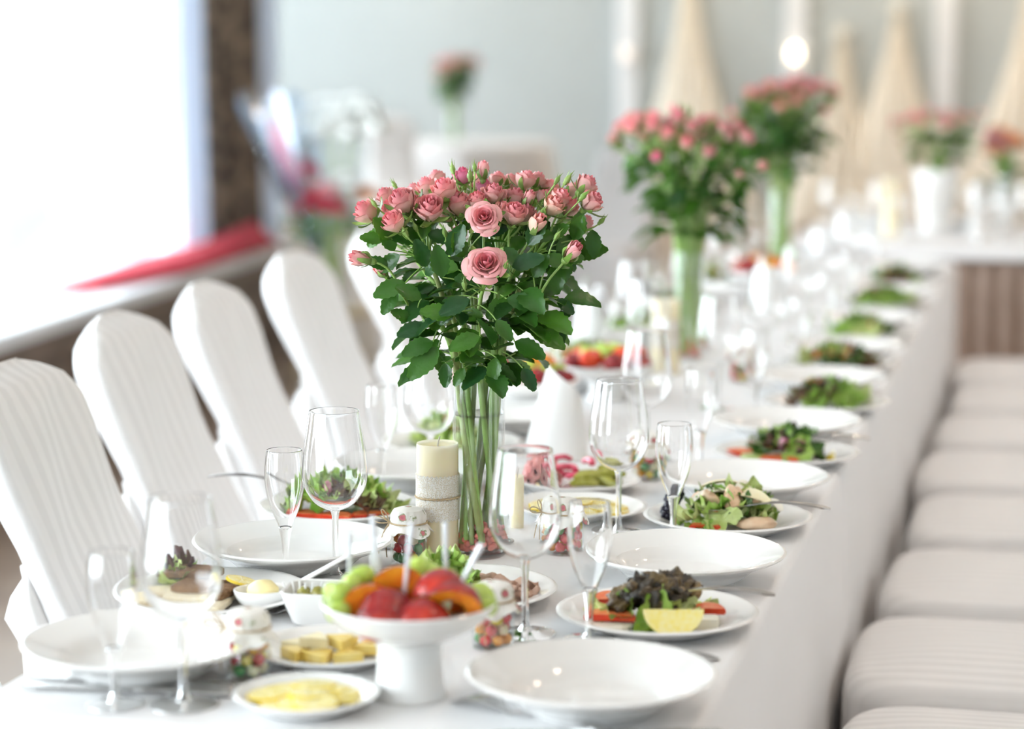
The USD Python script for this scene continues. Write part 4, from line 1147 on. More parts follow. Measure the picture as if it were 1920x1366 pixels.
mx, my = -.707, 2.604
o = thing('meat_platter', 'round white platter of cold meat slices in front of the vase', 'platter', (mx, my, T0)); m = flat_plate_mesh(.246, .021, .70); c = m.triangles_center; rr = np.hypot(c[:, 0], c[:, 1])
obj('rim', m.submesh([np.nonzero(rr > .086)[0]], append=True), ceramic, o, 60); obj('well', m.submesh([np.nonzero(rr <= .086)[0]], append=True), ceramic, o, 60)
g = np.random.default_rng(9)
for k, (dx, dy, rz_, dz, a, b) in enumerate([(-.062, .020, .3, 0, .036, .020), (-.070, -.012, -.2, .002, .034, .020), (-.040, .034, .1, .005, .036, .018), (-.042, -.028, .2, .006, .036, .020), (-.030, .000, -.3, .010, .032, .018), (.036, .034, -.2, .0, .038, .020), (.060, .016, -.5, .003, .036, .020), (.040, -.002, -.3, .007, .042, .018), (.030, -.030, .1, .004, .040, .020), (.066, -.022, .4, .007, .034, .018), (.072, .004, .5, .011, .030, .016), (.020, .020, 0, .010, .036, .018), (.086, -.008, .9, .006, .022, .014)]):
    plain('meat_slice', slab(a, b, k + 4, .9), meat_m, 'brown meat slice left of the lettuce on the platter' if dx < 0 else 'brown meat slice right of the lettuce on the platter', 'meat slice', (mx + dx, my + dy, PZ + .001 + dz), rz_, 'meat slices at the left of the platter' if dx < 0 else 'meat slices at the right of the platter', 60)
salad(mx - .012, my - .004, 'tuft of bright frilly lettuce in the middle of the meat platter', 81, [lett_b, lett_a, lett_b], 10, .026, .042)
plain('purple_leaf', mv(ruffle(.014, 6, .4, 5, .8), 0, 0, .004), lett_r, 'small purple leaf left of the lettuce on the meat platter', 'leaf', (mx - .040, my - .022, PZ + .012))

# ---- ham plate
hx, hy = -.722, 3.332
o = thing('ham_plate', 'white oval plate of ham rolls, red peppers and pickles behind the vase', 'platter', (hx, hy, T0), -.1); m = flat_plate_mesh(.215, .020, .72); m.apply_scale([1.0, .92, 1]); c = m.triangles_center; rr = np.hypot(c[:, 0], c[:, 1])
obj('rim', m.submesh([np.nonzero(rr > .076)[0]], append=True), ceramic, o, 60); obj('well', m.submesh([np.nonzero(rr <= .076)[0]], append=True), ceramic, o, 60)
for k, (dx, dy, dz, rz_) in enumerate([(-.060, -.030, .012, .3), (-.048, -.010, .012, -.2), (-.062, .012, .013, .5), (-.040, -.030, .026, .1), (-.045, .005, .028, -.3), (-.028, -.012, .014, .4)]):
    t_ = np.linspace(0, 4.6 * PI, 60); sp = np.column_stack([(.004 + .0006 * t_) * np.cos(t_), (.004 + .0006 * t_) * np.sin(t_)]); pl = LineString(sp).buffer(.0009, cap_style=2)
    m = trimesh.creation.extrude_polygon(pl, .046, engine='earcut'); m.apply_translation([0, 0, -.023]); m = rot(m, PI / 2, [1, 0, 0])
    plain('ham_roll', m, meat_pink, 'pink rolled slice of ham on the ham plate', 'ham', (hx + dx, hy + dy, PZ + dz), rz_, 'ham rolls behind the vase', 40)
g = np.random.default_rng(12)
for k in range(9):
    p = bez((0, 0, 0), (.015, .008, .012), (.034, .0, .002), n=10); m = tube(p - [.017, 0, 0], .0052, 8); m.apply_scale([1, 1.1, .8])
    plain('pepper_strip', m, beet_m, 'glossy crimson pepper strip on the ham plate', 'pepper', (hx - .008 + g.uniform(-.02, .03), hy + g.uniform(-.02, .035), PZ + .006 + .0034 * k), g.uniform(0, 6), 'pickled pepper strips')
for k in range(11):
    m = tube(bez((-.022, 0, 0), (0, .004, .006), (.022, 0, 0), n=9), [.003, .0055, .0065, .007, .007, .007, .0065, .0055, .003], 9)
    plain('pickle_spear', m, pickle_m, 'olive green pickle spear on the ham plate', 'pickle', (hx + .042 + g.uniform(-.024, .026), hy + g.uniform(-.045, .02), PZ + .007 + .0016 * k), g.uniform(-.6, .6), 'pickle spears behind the vase')
plain('lemon_tip', blob(.007, 4, (1, 1, .8), .2), butter_m, 'small pale yellow bite at the front of the ham plate', 'garnish', (hx - .032, hy - .062, PZ + .005))

# ---- lemon plate behind the sharp right wine glass
lx, ly = -.668, 3.137
small_plate('small white plate of lemon slices right of the vase', (lx, ly, T0), .196)
for k in range(12):
    a = k / 12 * 6.28; r_ = .048
    lemon_slice('lemon_slice', (lx + r_ * math.cos(a), ly + r_ * math.sin(a) * .9, PZ + .003 + .0012 * (k % 4)), .10, a, 'lemon slice on the plate right of the vase', 'lemon slices on the plate right of the vase', .025)
for k in range(4): lemon_slice('lemon_slice', (lx + .018 * math.cos(k * 1.57), ly + .016 * math.sin(k * 1.57), PZ + .008 + .001 * k), .08, k, 'lemon slice on the plate right of the vase', 'lemon slices on the plate right of the vase', .025)

# ---- candles
def candle(label, loc, r, h, lace=True):
    o = thing('pillar_candle', label, 'candle', loc)
    obj('wax', lathe(smooth_prof([(0, 0), (r - .001, 0), (r, .002), (r, h * .5), (r, h - .003), (r - .002, h), (r * .5, h - .003), (0, h - .004)], 4), 48), candle_wax, o, 40)
    obj('wick', tube([(0, 0, h - .005), (.001, 0, h + .004), (.003, .001, h + .012)], .0009, 6), wick_m, o)
    if lace:
        for z0, z1 in ((h * .36, h * .53), (h * .57, h * .74)):
            th = np.linspace(0, 2 * PI, 180, endpoint=False); rows = []
            sc = .0022 * np.abs(np.sin(th * 15))
            for q in (0, .25, .5, .75, 1): rr = r + .0012 + .0006 * np.sin(th * 30) * (1 if q in (0, 1) else .2); rows.append(np.column_stack([rr * np.cos(th), rr * np.sin(th), z0 - sc + (z1 - z0 + 2 * sc) * q]))
            rows += [np.column_stack([q_[:, :2] * (1 - .001 / r), q_[:, 2]]) for q_ in rows[::-1]]
            m = loft(np.array(rows + [rows[0]]), False, False); m.fix_normals(); obj('lace_band', m, lace_m, o, 40)
        th = np.linspace(0, 2 * PI, 40); obj('twine', tube(np.column_stack([(r + .002) * np.cos(th), (r + .002) * np.sin(th), np.full(40, h * .55)]), .0012, 6, False), twine_m, o)
    return o


candle('cream pillar candle wrapped in two bands of white lace left of the vase', (-.795, 2.835, T0), .0275, .150)
candle('plain slim cream candle behind the foot of the vase', (-.735, 3.02, T0), .012, .075, False)
candle('blurred cream pillar candle left of the second vase', (-.80, 4.62, T0), .0275, .15)

# ---- candy jars: glass, cloth cap tied with twine, sweets inside
sweet_cols = [(.80, .04, .05), (.85, .35, .03), (.85, .62, .06), (.10, .35, .12), (.75, .12, .12), (.85, .75, .50)]
sweet_m = [mat('gummy_candy' + '_%d' % k, c, .35, subsurface_weight=.3, subsurface_scale=.004) for k, c in enumerate(sweet_cols)]


def jar(label, loc, rz, seed, r=.024, h=.062):
    o = thing('candy_jar', label, 'jar', loc, rz)
    obj('glass', lathe(np.vstack([smooth_prof([(0, 0), (r - .003, 0), (r, .003), (r, h * .72), (r - .002, h * .80), (r - .004, h * .86), (r - .004, h)], 4), smooth_prof([(r - .0055, h), (r - .0055, h * .86), (r - .0035, h * .79), (r - .0015, h * .7), (r - .0015, .004), (0, .0025)], 4)]), 40), jar_glass, o, 40)
    th = np.linspace(0, 2 * PI, 120, endpoint=False); rows = []
    for k, z in [(.02, h + .013), (.5, h + .0125), (.85, h + .010), (1.0, h + .004), (1.03, h - .004)]:
        rr = (r - .001) * k * (1 + .02 * np.sin(th * 14) * k); rows.append(np.column_stack([rr * np.cos(th), rr * np.sin(th), np.full(120, z)]))
    g = np.random.default_rng(seed); p = g.uniform(0, 6)
    rows.append(np.column_stack([(r - .0015) * np.cos(th), (r - .0015) * np.sin(th), np.full(120, h - .008)]))
    for q in (.35, .7, 1):
        rr = r + q * (.007 + .004 * np.sin(th * 6 + p)); rows.append(np.column_stack([rr * np.cos(th), rr * np.sin(th), h - .008 - q * (.012 + .005 * np.sin(th * 4 + p))]))
    rows += [np.column_stack([q_[:, :2] * .975, q_[:, 2] - .0006]) for q_ in rows[::-1][:-1]]
    m = loft(np.array(rows), True, True); m.fix_normals(); obj('cloth_cap', m, cap_m, o, 40)
    th = np.linspace(0, 2 * PI, 30); tw = [tube(np.column_stack([(r + .0005) * np.cos(th), (r + .0005) * np.sin(th), np.full(30, h - .007)]), .0011, 6, False)]
    obj('twine', tw[0], twine_m, o)
    k0 = np.array([-(r + .001), -.004, h - .007])
    bow = [tube(bez(k0, k0 + [-.022, -.006, .022], k0 + [-.034, -.002, -.004], k0, n=18), .0009, 6), tube(bez(k0, k0 + [-.004, -.016, .028], k0 + [-.020, -.012, .024], k0, n=18), .0009, 6), tube(bez(k0, k0 + [-.006, -.004, -.02], k0 + [-.003, -.006, -.045], n=10), .0009, 6), tube(bez(k0, k0 + [-.012, -.004, -.016], k0 + [-.014, -.006, -.040], n=10), .0009, 6)]
    obj('twine_bow', cat_(bow), twine_m, o)
    # the sweets: soft cubes packed in the glass
    g = np.random.default_rng(seed + 1)
    s = .0062; layers = int(h * .74 / (2 * s)); 
    for L in range(layers):
        for q in range(7):
            a = q * PI / 3 + L * .5; rr = 0 if q == 6 else r * .60
            m = blob(s * 1.08, seed * 9 + L * 7 + q, (1, 1, .9), .25); m = frame_to(m, g.normal(size=3), (rr * math.cos(a), rr * math.sin(a), .0095 + L * s * 1.95))
            obj('candy', m, sweet_m[int(g.integers(0, 6))], o, True)
    return o


jar('small jar of coloured sweets with a floral cloth cap at the front left', (-.836, 2.228, T0), .2, 3)
jar('small jar of sweets with floral cloth cap and twine bow beside the lace candle', (-.822, 2.790, T0), .25, 4)
jar('small jar of sweets mostly hidden behind the cake stand, cloth cap showing', (-.612, 2.410, T0), 1.2, 5)
jar('small jar of red sweets behind the sharp champagne glass right of the vase', (-.640, 2.900, T0), .5, 6)
jar('blurred jar of red sweets below the clear wine and champagne glasses', (-.624, 3.445, T0), .9, 7)
jar('blurred jar of red sweets right of the second vase', (-.632, 4.540, T0), 1.9, 8)

# ---- napkins folded into cones
def napkin(x, y, rz, label, h=.155, r=.056):
    """square of paper rolled into a standing sleeve: tall on one side, its top running down in a slope to an overlapping flap"""
    t_ = np.linspace(0, 1.18 * 2 * PI, 100); rows = []
    zt = h * (1 - .66 * (.5 - .5 * np.cos(np.clip(t_ - .2, 0, 2 * PI) * .5)) ** .85); zt[t_ > 2 * PI] *= .92
    for k in np.linspace(0, 1, 8):
        rr = r * (1 - .42 * k) * (1 + .05 * t_ / 6); rows.append(np.column_stack([rr * np.cos(t_) - .022 * k * (zt / h), .72 * rr * np.sin(t_), np.maximum(zt * k, .0004)]))
    P = np.array(rows).reshape(-1, 3); f = grid_faces(8, 100); inn = P.copy(); inn[:, :2] *= .978
    m = trimesh.Trimesh(np.vstack([P, inn]), np.vstack([f, f[:, ::-1] + len(P)]), process=False)
    return plain('folded_napkin', m, napkin_m, label, 'napkin', (x, y, T0), rz, 'white napkins rolled into standing sleeves', 45)


napkin(-.808, 3.600, 2.9, 'white napkin folded into a standing cone just right of the vase')
napkin(-.72, 5.60, 2.2, 'blurred white napkin cone in front of the third vase', .17)
napkin(-1.03, 4.95, 2.0, 'blurred white napkin cone far down the left side', .17)

# ---- more fruit stands further along
def far_fruit(x, y, label, seed, cols):
    o = thing('fruit_stand', label, 'cake stand', (x, y, T0))
    obj('foot', lathe(smooth_prof([(0, 0), (.036, 0), (.0375, .003), (.0350, .020), (.036, .040), (0, .040)], 5), 40), ceramic, o, 50)
    obj('bowl', lathe(np.vstack([smooth_prof([(0, .040), (.036, .040), (.060, .046), (.085, .058), (.094, .070)], 5), smooth_prof([(.0925, .072), (.086, .070), (.055, .053), (0, .050)], 5)]), 60), ceramic, o, 50)
    g = np.random.default_rng(seed)
    for k in range(14):
        a = k * 2.4; q = math.sqrt((k + .5) / 14) * .066; p = (x + q * math.cos(a), y + q * math.sin(a), T0 + .070 + .030 * (1 - (q / .07) ** 2))
        c_ = cols[int(k * len(cols) / 14) if seed % 2 else k % len(cols)]
        if c_ == 'g': dup(gr0, 'green grape on the %s' % label, p, k, 'green grapes on the %s' % label, 1.15)
        else:
            m = blob(.024, seed + k, (1.1, .9, .75), .15, 3); plain('fruit_piece', m, {'o': nect_flesh, 'r': nect_skin, 'm': tomato_m}[c_], ('orange' if c_ == 'o' else 'red') + ' fruit piece on the %s' % label, 'fruit', p, a, '%s fruit pieces on the %s' % ('orange' if c_ == 'o' else 'red', label))


far_fruit(-.945, 4.00, 'blurred fruit stand behind the vase rim', 22, ['o', 'r', 'g'])
far_fruit(-.845, 4.22, 'blurred fruit stand behind the folded napkin', 21, ['g', 'm', 'r'])
far_fruit(-.80, 6.13, 'far fruit stand beyond the second bouquet', 24, ['r', 'o', 'g', 'r'])

# ================================================================== ROSES
PINK0, PINK1, PINK2 = np.array([.94, .66, .58]), np.array([.93, .46, .45]), np.array([.87, .23, .30])


def bloom(kind, seed, tint=0):
    """rose of radius 1 on +z: whorls of cupped petals with rolled rims; returns mesh, colours"""
    g = np.random.default_rng(seed); V = []; F = []; C = []; n0 = 0
    npet, opn = {'open': (26, .95), 'half': (19, .45), 'bud': (10, .10)}[kind]
    nu, nv = 9, 9
    for k in range(npet):
        q = k / (npet - 1)                         # 0 inner .. 1 outer
        a0 = k * 2.39996 + g.uniform(-.15, .15); r_ = (.13 + .80 * q ** .85) * (.80 if kind != 'open' else 1.0) * (1 if kind != 'bud' else .72)
        hgt = {'open': 1.05 - .42 * q, 'half': 1.45 - .30 * q, 'bud': 1.60 - .25 * q}[kind]
        wid = (1.9 - .75 * q) * (.95 if kind == 'open' else 1.05); curl = opn * q ** 1.5 * .55
        G = np.zeros((nu, nv, 3)); col = np.zeros((nu, nv, 3))
        for i, u in enumerate(np.linspace(-1, 1, nu)):
            for j, v in enumerate(np.linspace(0, 1, nv)):
                rr = r_ * (.30 + .78 * math.sin(min(1, v * 1.15) * PI / 2) - (.18 * v ** 3 if kind != 'open' else .05 * v)) + .02 * q
                rim = max(0, (v - .72) / .28)
                rr += curl * rim ** 1.6 * (.55 + .45 * (1 - u * u)) * (.45 + r_ * .35)
                z = hgt * (v ** .95) * (1 - .20 * abs(u) ** 2.2 * v) - curl * .55 * rim ** 2 - .15 * q * opn * v
                z += .035 * rim * math.sin(u * 5 + k * 2) * q
                a = a0 + u * wid * .5 * (.55 + .6 * math.sin(min(1, v * 1.2) * PI / 2)); rr *= 1 + .05 * abs(u) * (1 if k % 2 else -1)
                G[i, j] = (rr * math.cos(a), rr * math.sin(a), z - .12)
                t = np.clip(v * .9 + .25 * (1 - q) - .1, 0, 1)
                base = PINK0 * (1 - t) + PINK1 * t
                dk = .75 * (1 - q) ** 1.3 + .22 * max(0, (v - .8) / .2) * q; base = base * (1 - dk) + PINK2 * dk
                if tint == 1: base = base * [1.02, 1.25, 1.08]
                if tint == 2: base = base * [1.0, .55, .95]
                col[i, j] = np.clip(base, 0, 1)
        P = G.reshape(-1, 3); f = grid_faces(nu, nv)
        V.append(P); F.append(f + n0); C.append(col.reshape(-1, 3)); n0 += len(P)
        nrm = P * [1, 1, 0]; nrm /= np.linalg.norm(nrm, axis=1, keepdims=True) + 1e-9
        V.append(P - nrm * .018); F.append(f[:, ::-1] + n0); C.append(col.reshape(-1, 3)); n0 += len(P)
    return trimesh.Trimesh(np.vstack(V), np.vstack(F), process=False), np.vstack(C)


def sepals(kind, seed):
    g = np.random.default_rng(seed); ms = [mv(blob(.24, seed, (1, 1, 1.1), .1, 2), 0, 0, -.22)]
    for k in range(5):
        a = k * 1.2566 + g.uniform(-.2, .2); L = g.uniform(.9, 1.25); o_ = {'open': 1.0, 'half': .55, 'bud': .12}[kind] * g.uniform(.8, 1.3)
        rows = []
        for s in np.linspace(0, 1, 7):
            w = .20 * (1 - s) ** .8 * (1 + .8 * s) + .008
            r_ = .16 + (.56 + .5 * o_) * math.sin(min(1, s * 1.4) * PI / 2) * (.75 if kind == 'bud' else .95) + (.25 * s * s if kind != 'bud' else -.2 * s * s); z = -.14 + L * s * (1 - .75 * o_)
            rows.append([(r_ * math.cos(a) - w * x * math.sin(a), r_ * math.sin(a) + w * x * math.cos(a), z + .05 * abs(x)) for x in (-1, 0, 1)])
        P = np.array(rows).reshape(-1, 3); f = grid_faces(7, 3); ms.append(trimesh.Trimesh(np.vstack([P, P * [1.03, 1.03, 1] - [0, 0, .015]]), np.vstack([f, f[:, ::-1] + len(P)]), process=False))
    return cat_(ms)


BL = {(k, t, s): bloom(k, s * 13 + t, t) for k in ('open', 'half', 'bud') for t in (0, 1, 2) for s in (0, 1)}
SP = {(k, s): sepals(k, s) for k in ('open', 'half', 'bud') for s in (0, 1, 2)}


def green_bud(seed):
    """closed bud: green sepals wrapped to a twisted tip"""
    g = np.random.default_rng(seed); th = np.linspace(0, 2 * PI, 20, endpoint=False); rows = []
    for z, r_ in [(-.5, .10), (-.42, .30), (-.2, .38), (.0, .36), (.35, .52), (.8, .50), (1.2, .33), (1.6, .15), (2.1, .06), (2.6, .02)]:
        rr = r_ * (1 + .10 * np.cos(5 * th + z)); dx = .12 * max(0, z - 1) ** 2 * math.cos(seed); rows.append(np.column_stack([rr * np.cos(th) + dx, rr * np.sin(th), np.full(20, z)]))
    m = loft(np.array(rows)); m.fix_normals()
    tips = []
    for k in range(3):
        a = g.uniform(0, 6); tips.append(tube([(.35 * math.cos(a), .35 * math.sin(a), .9), (.5 * math.cos(a), .5 * math.sin(a), 1.6), (.62 * math.cos(a), .62 * math.sin(a), 2.2)], [.07, .05, .015], 5))
    return cat_([m] + tips)


def leaf(L, W, fold, droop, seed):
    """serrated rose leaf along +x, midrib folded, tip drooping"""
    g = np.random.default_rng(seed); n = 13; rows = []
    for i, s in enumerate(np.linspace(0, 1, n)):
        w = W * .5 * 1.55 * (s ** .62) * (1 - s) ** .90 * 1.40 + .0004 * (s < .99)
        w *= 1.09 if i % 2 else .93
        z0 = -droop * L * s * s; xx = L * s - (.006 * L if i % 2 == 0 else 0)
        wv = .04 * L * math.sin(s * 9 + seed)
        rows.append([(xx + (.05 * L if abs(y) == 1 else 0) * (0 if i in (0, n - 1) else 1), y * w, z0 + abs(y) * w * fold + (wv * .35 * y if abs(y) == 1 else 0)) for y in (-1, -.5, 0, .5, 1)])
    P = np.array(rows).reshape(-1, 3); f = grid_faces(n, 5)
    return trimesh.Trimesh(np.vstack([P, P - [0, 0, .0004]]), np.vstack([f, f[:, ::-1] + len(P)]), process=False)


def place_leaf(o, base, d, upv, L, W, seed, m, droop=.18, fold=.35):
    d = np.asarray(d, float); d /= np.linalg.norm(d); y = np.cross(upv, d); y /= np.linalg.norm(y) + 1e-9; z = np.cross(d, y)
    T = np.eye(4); T[:3, 0], T[:3, 1], T[:3, 2], T[:3, 3] = d, y, z, base
    l = leaf(L, W, fold, droop, seed); l.apply_transform(T); return obj('leaf', l, m, o, 60)


VH, VR = .236, .0345                   # vase
VB = np.array([-.745, 2.860, T0])      # nearest vase
RIGHT2, FWD2 = np.array([math.cos(YAW), math.sin(YAW), 0]), np.array([-math.sin(YAW), math.cos(YAW), 0])


def local(px, py, toward):
    """offset from the nearest vase's foot of the bloom seen at a pixel, `toward` metres nearer than the vase axis"""
    Z0 = (VB + [0, 0, .35] - [0, 0, ZC]) @ fw
    return atZ(px, py, Z0 - toward) - VB


def bouquet(label, loc, cat, blooms, buds, extra_leaves, nstem, seed, lm, group=None, leafk=1.0, rz=0.0):
    g = np.random.default_rng(seed); o = thing('rose_bouquet', label, cat, loc, rz, group)
    pts = np.array([b[0] for b in blooms])
    cen, lab = kmeans2(pts * [1, 1, 1.3], nstem, seed=seed, minit='++'); cen = cen / [1, 1, 1.3]
    tops = []
    for k in range(nstem):
        mem = pts[lab == k]; c = mem.mean(0) if len(mem) else cen[k]
        lo = mem[:, 2].min() if len(mem) else c[2]
        rad = c[:2]; top = np.array([rad[0] * .66, rad[1] * .66, min(lo - .035, c[2] - .06)])
        dirn = rad / (np.linalg.norm(rad) + 1e-6); rr = min(1, np.linalg.norm(rad) / .09)
        sw = np.array([dirn[0] * math.cos(1.5) - dirn[1] * math.sin(1.5), dirn[0] * math.sin(1.5) + dirn[1] * math.cos(1.5)]); b0 = np.array([*(sw * (.011 + .0145 * rr)), .014 + g.uniform(0, .012)]) + [*g.uniform(-.006, .006, 2), 0]
        ring = np.array([*(dirn * (VR - .0075) * (.55 + .45 * rr)), VH + .004]) + [*g.uniform(-.003, .003, 2), 0]
        lead = ring + (ring - b0) * .25 + [0, 0, .02]
        pa = bez(b0, b0 * .5 + ring * .5 + [*g.uniform(-.006, .006, 2), 0], ring, n=10); pb = bez(ring, lead, top * .6 + lead * .4 + [0, 0, .01], top, n=12)[1:]
        path = np.vstack([pa, pb]); rad_ = np.concatenate([np.full(10, .0040), np.linspace(.0040, .0024, 11)])
        obj('stem', tube(path, rad_ * g.uniform(.9, 1.15), 9), [stem_m, stem_m, stem_brown][k % 3], o, 60); tops.append((top, path))
        # compound leaves along the stem
        for s in np.linspace(10.5, 18.5, 4 if leafk >= 1 else 3).astype(int):
            p = path[s]; out = g.uniform(0, 2 * PI); ov = np.array([math.cos(out), math.sin(out), 0]) * .8 + np.array([*dirn, 0]) * .75 * rr + [0, 0, g.uniform(-.10, .55)]; ov /= np.linalg.norm(ov)
            Lr = g.uniform(.025, .050); tipp = p + ov * Lr + [0, 0, -.004]
            pr = bez(p, p + ov * Lr * .5 + [0, 0, .004], tipp, n=6); obj('leaf_stalk', tube(pr, .0009, 5), stem_m, o, 60)
            side = np.cross(ov, [0, 0, 1]); side /= np.linalg.norm(side) + 1e-9
            for dd, bp, LL in [(ov + [0, 0, -.2], tipp, g.uniform(.042, .058)), (side + ov * .5, pr[3], g.uniform(.032, .046)), (-side + ov * .5, pr[3], g.uniform(.032, .046))]:
                LL *= leafk; place_leaf(o, bp, dd + [0, 0, g.uniform(-.45, .10)], [g.uniform(-.4, .4), g.uniform(-.7, .1), 1], LL, LL * g.uniform(.66, .82), int(g.integers(0, 999)), lm, g.uniform(.05, .3), g.uniform(.2, .45))
    for i, (p, R, axis, kind, tint) in enumerate(blooms):
        top = tops[lab[i]][0]; axis = np.asarray(axis, float) / np.linalg.norm(axis); j = p - axis * R * .25
        k1 = top + (j - top) * .45 + [0, 0, .012]; pd = bez(top, k1, j - axis * min(.03, np.linalg.norm(j - top) * .4), j, n=9)
        obj('flower_stalk', tube(pd, np.linspace(.0019, .0015, 9), 7), stem_m, o, 60)
        if g.uniform() < .40 * leafk:
            q = pd[4]; a = g.uniform(0, 6.28); LL = g.uniform(.022, .034); place_leaf(o, q, [math.cos(a), math.sin(a), g.uniform(-.2, .6)], [0, 0, 1], LL, LL * .62, i, lm)
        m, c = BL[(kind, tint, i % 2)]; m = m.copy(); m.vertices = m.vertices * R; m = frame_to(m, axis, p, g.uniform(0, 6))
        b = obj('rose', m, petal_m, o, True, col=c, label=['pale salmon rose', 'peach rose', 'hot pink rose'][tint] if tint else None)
        s_ = SP[(kind, i % 3)].copy(); s_.vertices = s_.vertices * R; obj('sepals', frame_to(s_, axis, p, g.uniform(0, 6)), sepal_m, b.GetPrim() if hasattr(b, 'GetPrim') else b, 50)
    for i, (p, r_, axis) in enumerate(buds):
        k = int(np.argmin([np.linalg.norm((t[0] - p) * [1, 1, .5]) for t in tops])); top = tops[k][0]; axis = np.asarray(axis, float) / np.linalg.norm(axis); j = p - axis * r_ * .4
        obj('flower_stalk', tube(bez(top, (top + j) / 2 + [0, 0, .01], j - axis * .012, j, n=8), .0011, 6), stem_m, o, 60)
        m = green_bud(i); m.vertices = m.vertices * r_; obj('bud', frame_to(m, axis, p, i), sepal_m, o, 50, label='closed green rose bud' if i == 0 else None)
    for base, d, L, W in extra_leaves:
        k = int(np.argmin([min(np.linalg.norm(t[1] - base, axis=1)) for t in tops])); path = tops[k][1]; q = path[int(np.argmin(np.linalg.norm(path - base, axis=1)))]
        if np.linalg.norm(q - base) > .006: obj('leaf_stalk', tube(bez(q, (q + base) / 2 + [0, 0, .006], base, n=6), .0009, 5), stem_m, o, 60)
        place_leaf(o, base, d, [*(-FWD2[:2] * .9), .55], L, W, int(g.integers(0, 999)), lm, .12, .25)
    return o


# blooms of the nearest bouquet: picture position, width in picture units, depth towards the camera, kind, tint, axis bias
RB = [(907, 404, 54, .085, 'open', 0, (0, -.95, .45)), (912, 490, 66, .105, 'open', 0, (0, -.85, .62)), (688, 398, 48, .035, 'half', 0, None), (724, 368, 36, .00, 'half', 0, None), (755, 378, 52, .055, 'half', 0, None), (739, 417, 46, .07, 'half', 0, None), (801, 352, 42, -.01, 'half', 0, None),
      (834, 358, 50, .035, 'half', 0, None), (806, 393, 56, .06, 'half', 0, (0, -.6, .8)), (858, 383, 50, .03, 'half', 0, None), (868, 332, 38, -.03, 'half', 2, None), (906, 322, 32, -.02, 'bud', 0, None), (925, 366, 46, .02, 'half', 0, None), (908, 352, 34, -.03, 'half', 2, None), (933, 338, 34, -.05, 'half', 0, None),
      (965, 372, 42, .00, 'half', 0, None), (964, 402, 48, .055, 'half', 0, None), (943, 396, 38, .045, 'half', 1, None), (985, 340, 42, -.03, 'half', 0, None), (1007, 338, 34, -.05, 'half', 0, None), (990, 374, 30, .02, 'bud', 0, None), (1006, 424, 42, .065, 'bud', 1, None), (1037, 387, 42, .04, 'half', 1, None),
      (1068, 390, 38, .01, 'half', 0, None), (1098, 347, 42, -.02, 'half', 0, None), (1108, 379, 44, .03, 'half', 0, None), (1071, 474, 40, .085, 'bud', 0, None), (679, 485, 38, .06, 'bud', 0, (-.9, -.2, .25)), (716, 508, 28, .02, 'bud', 0, None), (780, 362, 40, -.05, 'half', 0, None), (1020, 372, 36, -.04, 'half', 0, None), (1008, 447, 18, .05, 'bud', 1, None),
      (800, 372, 42, -.10, 'half', 0, None), (850, 355, 44, -.11, 'half', 0, None), (905, 358, 44, -.13, 'half', 0, None), (950, 352, 42, -.11, 'half', 0, None), (1010, 365, 44, -.10, 'half', 0, None), (760, 400, 42, -.08, 'half', 0, None), (1060, 400, 42, -.09, 'half', 0, None), (880, 395, 42, -.06, 'half', 0, None), (975, 395, 40, -.06, 'half', 0, None), (860, 440, 36, -.10, 'half', 2, None), (720, 430, 38, -.05, 'half', 0, None), (1095, 420, 38, -.06, 'half', 0, None)]
RB += [(px, py, 40, tow, 'half', 0, None) for px, py, tow in [(735, 392, .02), (820, 338, -.06), (895, 345, -.08), (955, 345, -.08), (1030, 355, -.06), (1075, 360, -.05), (895, 378, .03), (1050, 372, .02), (780, 385, .04), (985, 400, .02), (925, 395, .0), (840, 400, .0)]]
blooms = []
for px, py, w, tow, kind, tint, ax in RB:
    p = local(px, py, tow); R = w / 1440 / 2 * {'open': 1.02, 'half': 1.36, 'bud': 1.50}[kind]
    if ax is None:
        q = np.array([p[0], p[1], 0]) / .13; a = np.array([q[0] * .75, q[1] * .75, .95]) - FWD2 * .22
    else: a = RIGHT2 * ax[0] + FWD2 * ax[1] + np.array([0, 0, ax[2]])
    a = a / np.linalg.norm(a); blooms.append((p - a * R * .5, R, a, kind, tint))
GBD = [(850, 322, -.02, 10), (882, 336, .01, 11), (890, 318, -.01, 8), (1042, 342, -.01, 9), (1060, 342, 0, 11), (762, 440, .07, 10), (781, 430, .06, 9), (871, 537, .09, 10), (1124, 418, .02, 9), (946, 505, .10, 9), (1042, 446, .07, 9), (835, 440, .06, 9), (1015, 400, .05, 8), (1090, 372, .05, 10), (704, 385, .05, 8), (742, 350, -.02, 8)]
buds = []
for px, py, tow, w in GBD:
    p = local(px, py, tow); q = np.array([p[0], p[1], 0]) / .13; buds.append((p, w / 1440, np.array([q[0] * .8, q[1] * .6, 1.0])))
